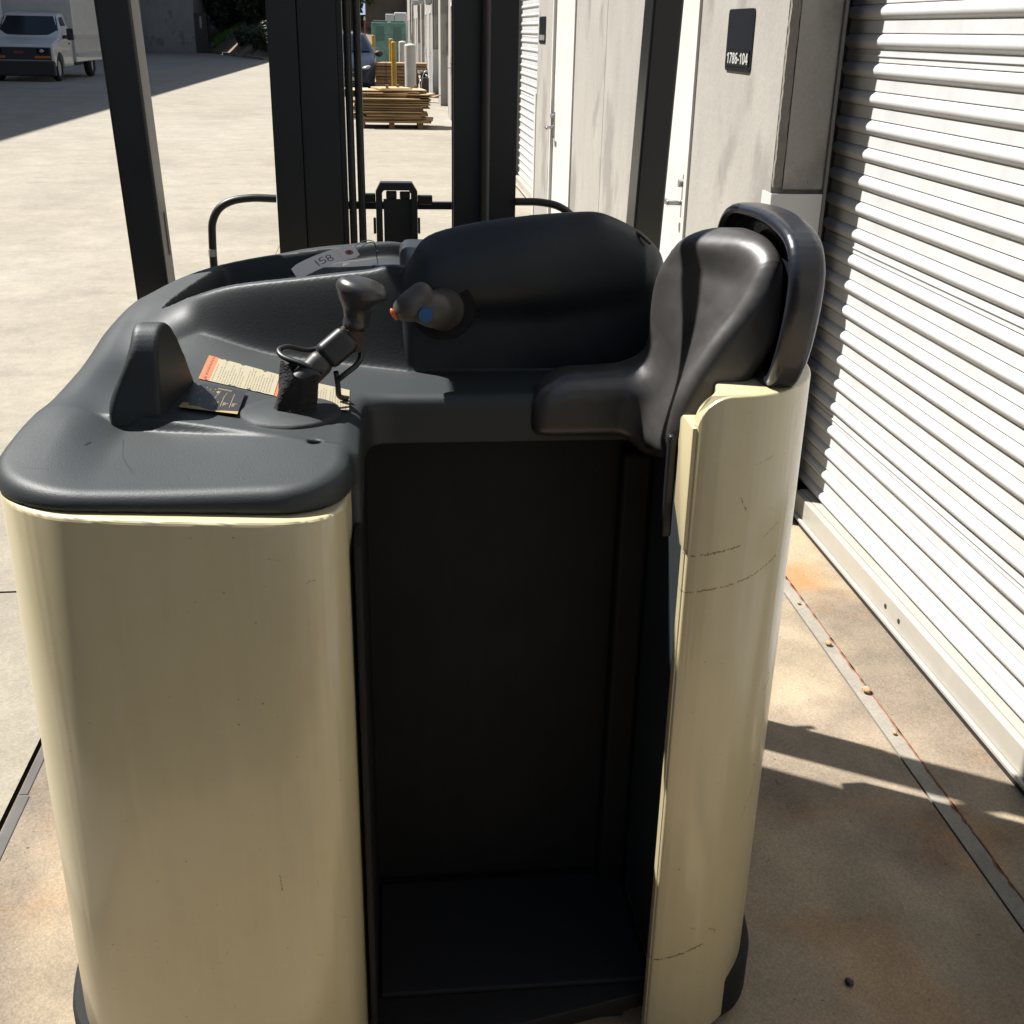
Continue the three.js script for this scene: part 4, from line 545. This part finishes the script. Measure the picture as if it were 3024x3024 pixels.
// --- green electrical cabinets, white unit behind
for (const [x0, x1, l] of [[-0.62, 0.2, 'green electrical cabinet next to the yellow bollard'], [0.21, 1.03, 'green electrical cabinet against the warehouse wall']]) {
  const t = thing('electrical_cabinet', l, 'cabinet', [(x0 + x1) / 2, 0, -60.4], 'green cabinets');
  part(t, 'housing', bx(x0, x1, 0.1, 1.97, -60.8, -60.0, 0.02), M.teal); part(t, 'plinth', bx(x0 + 0.02, x1 - 0.02, 0, 0.099, -60.78, -60.02), M.kerb); part(t, 'lid', bx(x0 + 0.1, x1 - 0.05, 1.971, 2.06, -60.75, -60.1, 0.02), M.tealDark);
  part(t, 'frame', join(bx(x0 + 0.16, x0 + 0.21, 1.1, 1.85, -60.001, -59.97), bx(x1 - 0.21, x1 - 0.16, 1.1, 1.85, -60.001, -59.97), bx(x0 + 0.211, x1 - 0.211, 1.1, 1.14, -60.001, -59.97), bx(x0 + 0.211, x1 - 0.211, 1.81, 1.85, -60.001, -59.97)), M.teal);
  for (let i = 0; i < 12; i++) part(t, 'louvre', bx(x0 + 0.215, x1 - 0.215, 1.15 + i * 0.054, 1.19 + i * 0.054, -60.001, -59.982), M.tealDark);
}
{ const t = thing('condenser_unit', 'white box unit standing behind the green cabinets', 'machine', [0.6, 0, -63]); part(t, 'housing', bx(0.08, 0.5, 0.2, 2.38, -63.4, -62.6, 0.04), M.whiteBox); part(t, 'housing', bx(0.51, 1.15, 0.2, 2.46, -63.4, -62.6, 0.06), M.whiteBox); part(t, 'base', bx(0.1, 1.13, 0, 0.199, -63.35, -62.65), M.kerb); }
{ const t = thing('marker_post', 'thin red post with white tip at the corner of the end building', 'post', [-0.92, 0, -60]); part(t, 'shaft', cylBetween(V(-0.92, 0, -60), V(-0.92, 2.05, -60), 0.035, 0.035, 12), M.redPost); part(t, 'tip', cylBetween(V(-0.92, 2.05, -60), V(-0.92, 2.22, -60), 0.05, 0.03, 12), M.whitePost); }
// wall lamps and box on the far warehouse wall
for (const [z, y] of [[-34.5, 2.35], [-41.8, 2.5], [-49.5, 2.6]]) { const t = thing('wall_lamp', 'small grey wall lamp fixed to the warehouse wall', 'lamp', [WX - 0.09, y, z], 'lamps along the warehouse wall'); part(t, 'housing', bx(WX - 0.19, WX - 0.002, y, y + 0.16, z - 0.12, z + 0.12, 0.02), M.trim); part(t, 'lens', bx(WX - 0.16, WX - 0.03, y - 0.03, y - 0.001, z - 0.08, z + 0.08, 0.01), M.whiteBox); }
// --- end building closing the yard
{ const t = thing('end_building', 'plain tan building closing the far end of the yard', 'building', [2.4, 0, -80]); part(t, 'wall', bx(-1.12, 6, 0, 9, -84, -76.2), M.stuccoDark); part(t, 'parapet', bx(-1.16, 6.05, 9.001, 9.3, -84.05, -76.15), M.stucco); }
// --- long building on the left that shades the yard
{
  const t = thing('shade_building', 'long grey building with white piers standing in its own shadow', 'building', [-20, 0, -30]);
  const X = -15.1, H = 14.5; // the roof edge throws the shadow line across the yard
  part(t, 'wall', bx(-24, X - 0.6, 0, H, -82, 26), M.stucco);
  for (let i = 0; i < 13; i++) { const z = -80 + i * 8; part(t, 'pier', bx(X - 0.601, X, 0, H, z, z + 1.3), M.stuccoWhite); part(t, 'rollup_door', bx(X - 0.602, X - 0.48, 0, 3.6, z + 2.6, z + 6.3), M.slat); part(t, 'pier', bx(X - 0.601, X - 0.2, 0, H, z + 1.301, z + 2.0), M.stucco); }
  part(t, 'roof_edge', bx(-24.1, X + 0.05, H, H + 0.3, -82, 26), M.stucco);
  part(t, 'wing', bx(-24, -12.2, 0, 9, -92, -82.1), M.stucco);
  part(t, 'wing', bx(-14.9, -7, 0, 14, -4.2, 26), M.stucco);
}
{ const t = thing('yard_gate', 'dark brown slatted gate beside the corner of the grey building', 'gate', [-11.95, 0, -82.4]); for (let i = 0; i < 6; i++) part(t, 'slat', bx(-12.18 + i * 0.13, -12.07 + i * 0.13, 0.05, 2.35, -82.08, -82.02), M.gate); part(t, 'frame', join(bx(-12.19, -11.4, 0.0, 0.049, -82.09, -82.01), bx(-12.19, -11.4, 2.351, 2.43, -82.09, -82.01)), M.gate); part(t, 'notice', bx(-11.86, -11.72, 1.5, 2.2, -82.015, -82.01), M.trim); }

// --- trees and shrubs
function leafCrown(cx, cy, cz, rx, ry, rz, n, size, holes) {
  const pos = [], nor = [], idx = []; let c = 0; const clumps = []; for (let i = 0; i < 26; i++) { const a = rnd(6.283), b = Math.acos(rnd(-1, 1)), r = 0.45 + 0.5 * rnd(); clumps.push([Math.sin(b) * Math.cos(a) * r, Math.cos(b) * r, Math.sin(b) * Math.sin(a) * r, rnd(0.18, 0.4)]); }
  for (let i = 0; i < n; i++) {
    const k = clumps[Math.floor(rnd(clumps.length))], a = rnd(6.283), b = Math.acos(rnd(-1, 1)), r = k[3] * Math.cbrt(rnd()); const p = V(cx + rx * (k[0] + r * Math.sin(b) * Math.cos(a)), cy + ry * (k[1] + r * Math.cos(b)), cz + rz * (k[2] + r * Math.sin(b) * Math.sin(a)));
    if (p.y < 0.1) continue; const u = V(rnd(-1, 1), rnd(-1, 1), rnd(-1, 1)).normalize(), w = V(rnd(-1, 1), rnd(-1, 1), rnd(-1, 1)).cross(u).normalize(), nn = V().crossVectors(u, w), s = size * rnd(0.6, 1.4);
    for (const [x, y] of [[-1, 0], [0, -0.45], [1, 0], [0, 0.45]]) { const q = p.clone().addScaledVector(u, x * s).addScaledVector(w, y * s); pos.push(q.x, q.y, q.z); nor.push(nn.x, nn.y, nn.z); } idx.push(c, c + 1, c + 2, c, c + 2, c + 3); c += 4;
  }
  const g = new THREE.BufferGeometry(); g.setAttribute('position', new THREE.Float32BufferAttribute(pos, 3)); g.setAttribute('normal', new THREE.Float32BufferAttribute(nor, 3)); g.setIndex(idx); return g;
}
const groundAt = (x, z) => { const edge = x < -11.7 ? -84.3 : x < -6.45 ? lerp(-84.3, -67.4, (x + 11.7) / 5.25) : -67.3, d = edge - z; return d < 0 ? 0 : 0.12 + Math.min(d * 0.16, 2.2); };
function tree(label, x, z, h, r, k, n, group) {
  const g0 = groundAt(x, z), t = thing('tree', label, 'tree', [x, g0, z], group), lean = rnd(-0.4, 0.4);
  const tr = [tube([[x, g0 - 0.3, z], [x + lean * 0.3, g0 + h * 0.3, z], [x + lean, g0 + h * 0.62, z + 0.2]], 0.17, 14, 10)]; for (let i = 0; i < 6; i++) { const a = rnd(6.283); tr.push(tube([[x + lean * 0.4, g0 + h * (0.25 + 0.05 * i), z], [x + Math.cos(a) * r * 0.4, g0 + h * (0.45 + 0.06 * i), z + Math.sin(a) * r * 0.4], [x + Math.cos(a) * r * 0.8, g0 + h * (0.6 + 0.05 * i), z + Math.sin(a) * r * 0.8]], 0.06, 10, 6)); }
  part(t, 'trunk', join(tr), M.bark); part(t, 'crown', leafCrown(x + lean * 0.5, g0 + h * 0.56, z, r, h * 0.5, r, n, 0.2), M.leaf[k]);
}
const TG = 'trees beyond the kerb';
tree('dark leafy tree rising beside the brown gate', -10.3, -88, 8, 2.6, 0, 9000, TG);
tree('dark leafy tree on the bank beyond the kerb', -7.4, -82, 8, 3.0, 2, 9000, 'dark trees on the bank beyond the kerb');
tree('dark leafy tree on the bank beyond the kerb', -4.6, -80, 8.5, 3.2, 0, 9000, 'dark trees on the bank beyond the kerb');
tree('dark leafy tree on the bank beyond the kerb', -9.0, -95, 10, 3.6, 2, 9000, 'dark trees on the bank beyond the kerb');
tree('dark leafy tree on the bank beyond the kerb', -13.0, -100, 10, 3.6, 1, 8000, 'dark trees on the bank beyond the kerb');
for (const [x, z] of [[-19, -106], [-15.5, -110], [-11, -108], [-7, -105], [-3.5, -100], [-16, -97]]) tree('tall dark tree in the belt far behind the yard', x, z, 12, 3.8, 2, 7000, 'tree belt far behind the yard');
for (const [x, z] of [[-11.2, -87], [-9.6, -86.5], [-8.0, -85], [-6.3, -83], [-4.8, -82.5], [-12.6, -94], [-3.4, -84]]) tree('bushy dark evergreen crowding the bank above the kerb', x, z, 5.5, 1.9, 2, 9000, 'evergreens crowding the bank');
tree('mid green tree behind the blue car near the tan building', -1.9, -76, 8.5, 2.0, 1, 8000);
for (const [x, z, r, h] of [[-7.3, -72.5, 0.8, 1.1], [-6.6, -70.2, 0.75, 1.2], [-8.3, -76.2, 0.8, 1.0], [-5.7, -69.3, 0.8, 1.3], [-4.4, -69.2, 0.9, 1.4], [-3.2, -69.4, 0.8, 1.2]]) { const g0 = groundAt(x, z), t = thing('shrub', 'low dark shrub growing along the far kerb', 'shrub', [x, g0, z], 'shrubs along the far kerb'); part(t, 'stem', cylBetween(V(x, g0 - 0.1, z), V(x, g0 + h * 0.6, z), 0.04, 0.02, 8), M.bark); part(t, 'foliage', leafCrown(x, g0 + h * 0.55, z, r, h * 0.6, r, 2600, 0.09), M.leaf[2]); }
{ const n = 5000, g = new THREE.BufferGeometry(), pos = []; for (let i = 0; i < n; i++) { const x = rnd(-11.4, -9.4), z = rnd(-90, -83.8), y = groundAt(x, z) + 0.15; if (groundAt(x, z) < 0.1) continue; const a = rnd(6.283), h = rnd(0.15, 0.4); pos.push(x - 0.05 * Math.cos(a), y, z - 0.05 * Math.sin(a), x + 0.05 * Math.cos(a), y, z + 0.05 * Math.sin(a), x + rnd(-0.1, 0.1), y + h, z + rnd(-0.1, 0.1)); } g.setAttribute('position', new THREE.Float32BufferAttribute(pos, 3)); g.computeVertexNormals(); const m = solo('grass', g, M.grass, 'bright green grass patch on the bank by the gate', 'grass'); m.userData.kind = 'stuff'; }

// --- parked car (dark blue hatchback)
function wheel(t, x, y, z, r, w) { const wl = sub(t, 'wheel'); const tg = new THREE.TorusGeometry(r - w * 0.32, w * 0.36, 12, 30); tg.scale(1, 1, 1.2); tg.rotateY(Math.PI / 2); tg.translate(x, y, z); part(wl, 'tyre', tg, M.tyre); part(wl, 'rim', cylBetween(V(x - w * 0.25, y, z), V(x + w * 0.25, y, z), r * 0.62, r * 0.62, 24), M.trim); }
{
  const cx = -1.15, cz = -33.0, t = thing('parked_car', 'dark blue hatchback parked facing the yard behind the plywood pile', 'car', [cx, 0, cz - 2]);
  const side = smoothPoly([[0, 0.34], [0.03, 0.55], [-0.04, 0.72], [-0.3, 0.88], [-0.75, 1.0], [-1.1, 1.08], [-1.6, 1.40], [-2.0, 1.54], [-2.7, 1.55], [-3.5, 1.42], [-4.0, 1.05], [-4.15, 0.8], [-4.15, 0.35], [-3.0, 0.22], [-1.0, 0.22], [-0.15, 0.24]].map(([z, y]) => [z, y]), 4);
  const hw = (y, z) => 0.89 - 0.25 * sst(0.98, 1.55, y) - 0.035 * sst(0.7, 0.3, y) - 0.20 * sst(-0.4, 0.05, z) ** 2;
  const field = ([x, y, z]) => { let d = smax(sdPoly(z - cz, y, side), Math.abs(x - cx) - hw(y, z - cz), 0.09); for (const wz of [-0.85, -3.35]) d = smax(d, -smax(Math.hypot(y - 0.33, z - cz - wz) - 0.37, 0.62 - Math.abs(x - cx), 0.02), 0.02); return d; };
  part(t, 'body', sdfMesh(field, [cx - 1, 0.15, cz - 4.3], [cx + 1, 1.65, cz + 0.15], 0.034), M.carBody);
  const patch = (zy, x0, x1, n, off) => { const pos = [], idx = []; zy.forEach(([z, y], i) => { for (let k = 0; k <= n; k++) { const a = lerp(x0, x1, k / n), w = hw(y, z) * a; pos.push(cx + w, y + off[1], cz + z + off[0]); } }); const m = n + 1; for (let i = 1; i < zy.length; i++) for (let k = 1; k < m; k++) { const a = (i - 1) * m + k - 1; idx.push(a, a + 1, a + m, a + 1, a + m + 1, a + m); } const g = new THREE.BufferGeometry(); g.setAttribute('position', new THREE.Float32BufferAttribute(pos, 3)); g.setIndex(idx); g.computeVertexNormals(); return g; };
  part(t, 'windshield', patch([[-1.14, 1.10], [-1.3, 1.21], [-1.6, 1.405], [-1.8, 1.485]], -0.86, 0.86, 10, [0.03, 0.022]), M.glassDark);
  for (const s of [-1, 1]) {
    part(t, 'headlight', (() => { const g = new THREE.SphereGeometry(1, 22, 12); g.scale(0.20, 0.058, 0.10); g.rotateZ(s * 0.34); g.rotateY(-s * 0.55); g.translate(cx + s * 0.60, 0.70, cz - 0.115); return g; })(), M.lamp); part(t, 'turn_signal', (() => { const g = new THREE.SphereGeometry(0.03, 12, 8); g.translate(cx + s * 0.47, 0.655, cz - 0.005); return g; })(), M.lampRed);
    const mi = part(t, 'mirror', (() => { const g = new THREE.SphereGeometry(1, 18, 12); g.scale(0.115, 0.085, 0.07); g.translate(cx + s * 0.99, 1.06, cz - 1.32); return g; })(), M.dark); void mi; part(t, 'mirror_arm', bx(Math.min(cx + s * 0.82, cx + s * 0.93), Math.max(cx + s * 0.82, cx + s * 0.93), 1.02, 1.05, cz - 1.35, cz - 1.29), M.dark);
    part(t, 'fog_recess', bx(Math.min(cx + s * 0.5, cx + s * 0.72), Math.max(cx + s * 0.5, cx + s * 0.72), 0.34, 0.44, cz - 0.09, cz - 0.055 + 0.03 * (1), 0.02), M.dark);
    for (const wz of [-0.85, -3.35]) wheel(t, cx + s * 0.76, 0.33, cz + wz, 0.33, 0.2);
  }
  part(t, 'grille', bx(cx - 0.42, cx + 0.42, 0.50, 0.60, cz + 0.005, cz + 0.03, 0.02), M.dark); part(t, 'lower_grille', bx(cx - 0.45, cx + 0.45, 0.27, 0.38, cz - 0.02, cz + 0.012, 0.02), M.dark); part(t, 'number_plate', bx(cx + 0.06, cx + 0.4, 0.40, 0.49, cz + 0.02, cz + 0.034, 0.006), M.plate); part(t, 'grille_bar', bx(cx - 0.4, cx + 0.4, 0.605, 0.62, cz + 0.005, cz + 0.032, 0.004), M.chrome);
}
// --- white box truck in the shade
{
  const cx = -10.98, cz = -38.6, t = thing('box_truck', 'white cargo box truck parked facing the yard in the shade', 'truck', [cx, 0, cz - 3]);
  const side = [[0.02, 0.42], [0.02, 0.98], [-0.06, 1.06], [-0.5, 1.17], [-0.98, 1.26], [-1.2, 1.45], [-1.62, 1.88], [-1.78, 1.95], [-2.4, 1.99], [-2.4, 0.36], [-0.9, 0.36]];
  const hw = (y) => 0.99 - 0.17 * sst(1.2, 2.0, y);
  part(t, 'cab', sdfMesh(([x, y, z]) => { let d = smax(sdPoly(z - cz, y, side), Math.abs(x - cx) - hw(y), 0.09); d = smax(d, -smax(Math.hypot(y - 0.37, z - cz + 0.72) - 0.46, 0.66 - Math.abs(x - cx), 0.02), 0.02); return d; }, [cx - 1.1, 0.28, cz - 2.5], [cx + 1.1, 2.12, cz + 0.12], 0.04), M.vanWhite);
  part(t, 'windshield', (() => { const pos = [], idx = [], n = 8, zy = [[-1.06, 1.285], [-1.22, 1.445], [-1.6, 1.83]]; zy.forEach(([z, y]) => { for (let k = 0; k <= n; k++) { const a = lerp(-0.93, 0.93, k / n); pos.push(cx + a * hw(y), y + 0.03, cz + z + 0.035 - 0.05 * a * a); } }); const m = n + 1; for (let i = 1; i < 3; i++) for (let k = 1; k < m; k++) { const a = (i - 1) * m + k - 1; idx.push(a, a + 1, a + m, a + 1, a + m + 1, a + m); } const g = new THREE.BufferGeometry(); g.setAttribute('position', new THREE.Float32BufferAttribute(pos, 3)); g.setIndex(idx); g.computeVertexNormals(); return g; })(), M.glassDark);
  for (const s of [-1, 1]) {
    part(t, 'side_window', (() => { const q = [[-1.28, 1.27], [-1.60, 1.80], [-1.78, 1.84], [-2.05, 1.84], [-2.1, 1.27]], pos = [], idx = []; q.forEach(([z, y]) => pos.push(cx + s * (hw(y) + 0.006), y, cz + z)); for (let i = 1; i < q.length - 1; i++) s > 0 ? idx.push(0, i + 1, i) : idx.push(0, i, i + 1); const g = new THREE.BufferGeometry(); g.setAttribute('position', new THREE.Float32BufferAttribute(pos, 3)); g.setIndex(idx); g.computeVertexNormals(); return g; })(), M.glassDark);
    part(t, 'mirror', bx(Math.min(cx + s * 1.13, cx + s * 1.33), Math.max(cx + s * 1.13, cx + s * 1.33), 1.18, 1.52, cz - 1.32, cz - 1.22, 0.03), M.dark); part(t, 'mirror_arm', bx(Math.min(cx + s * 0.97, cx + s * 1.15), Math.max(cx + s * 0.97, cx + s * 1.15), 1.22, 1.27, cz - 1.3, cz - 1.25), M.dark);
    part(t, 'headlight', bx(cx + s * 0.68 - 0.18, cx + s * 0.68 + 0.18, 0.80, 0.95, cz + 0.035, cz + 0.06, 0.02), M.glassDark); part(t, 'lamp_bulb', (() => { const g = new THREE.SphereGeometry(0.055, 12, 8); g.scale(1.3, 0.9, 0.4); g.translate(cx + s * 0.66, 0.875, cz + 0.062); return g; })(), M.lamp);
    part(t, 'turn_signal', bx(cx + s * 0.66 - 0.23, cx + s * 0.66 + 0.23, 0.665, 0.735, cz + 0.03, cz + 0.066, 0.015), M.amber);
    part(t, 'door_handle', bx(Math.min(cx + s * 0.985, cx + s * 1.005), Math.max(cx + s * 0.985, cx + s * 1.005), 1.05, 1.09, cz - 2.05, cz - 1.9), M.dark);
    wheel(t, cx + s * 0.86, 0.37, cz - 0.72, 0.37, 0.24); wheel(t, cx + s * 0.94, 0.37, cz - 4.6, 0.37, 0.3);
    part(t, 'side_rail', bx(Math.min(cx + s * 1.075, cx + s * 1.095), Math.max(cx + s * 1.075, cx + s * 1.095), 1.2, 1.32, cz - 6.3, cz - 2.46), M.trim); part(t, 'side_rail', bx(Math.min(cx + s * 1.075, cx + s * 1.095), Math.max(cx + s * 1.075, cx + s * 1.095), 0.68, 0.78, cz - 6.3, cz - 2.46), M.trim);
  }
  part(t, 'grille', bx(cx - 0.92, cx + 0.92, 0.62, 0.98, cz + 0.0, cz + 0.034, 0.02), M.dark);
  part(t, 'bumper', bx(cx - 1.0, cx + 1.0, 0.16, 0.6, cz - 0.1, cz + 0.09, 0.05), M.dark);
  part(t, 'emblem', bx(cx - 0.16, cx + 0.12, 0.80, 0.87, cz + 0.035, cz + 0.045, 0.005), M.redPost);
  part(t, 'cargo_box', bx(cx - 1.07, cx + 1.07, 0.5, 3.25, cz - 6.3, cz - 2.44, 0.03), M.vanWhite);
  part(t, 'chassis', bx(cx - 0.5, cx + 0.5, 0.35, 0.499, cz - 6.2, cz - 1.2), M.dark);
}
// small debris by the joint
for (const [x, z, r] of [[1.30, -2.93, 0.010], [1.312, -2.66, 0.013], [1.305, -2.45, 0.006], [1.30, -3.2, 0.006], [0.86, -1.62, 0.009]]) { const g = new THREE.IcosahedronGeometry(r, 1), p = g.attributes.position; for (let i = 0; i < p.count; i++) p.setXYZ(i, p.getX(i) * (0.8 + hash(i, 5) * 0.3), p.getY(i) * 0.6 + r * 0.5, p.getZ(i) * 1.2); g.computeVertexNormals(); g.translate(x, 0.001, z); soloAt('pebble', g, z > -2 ? M.dark : M.ply[1], z > -2 ? 'dark scrap lying on the concrete beside the truck' : 'tan pebble lying in the joint by the roll up door', 'pebble', z > -2 ? undefined : 'pebbles in the joint'); }

renderer.render(scene, camera);
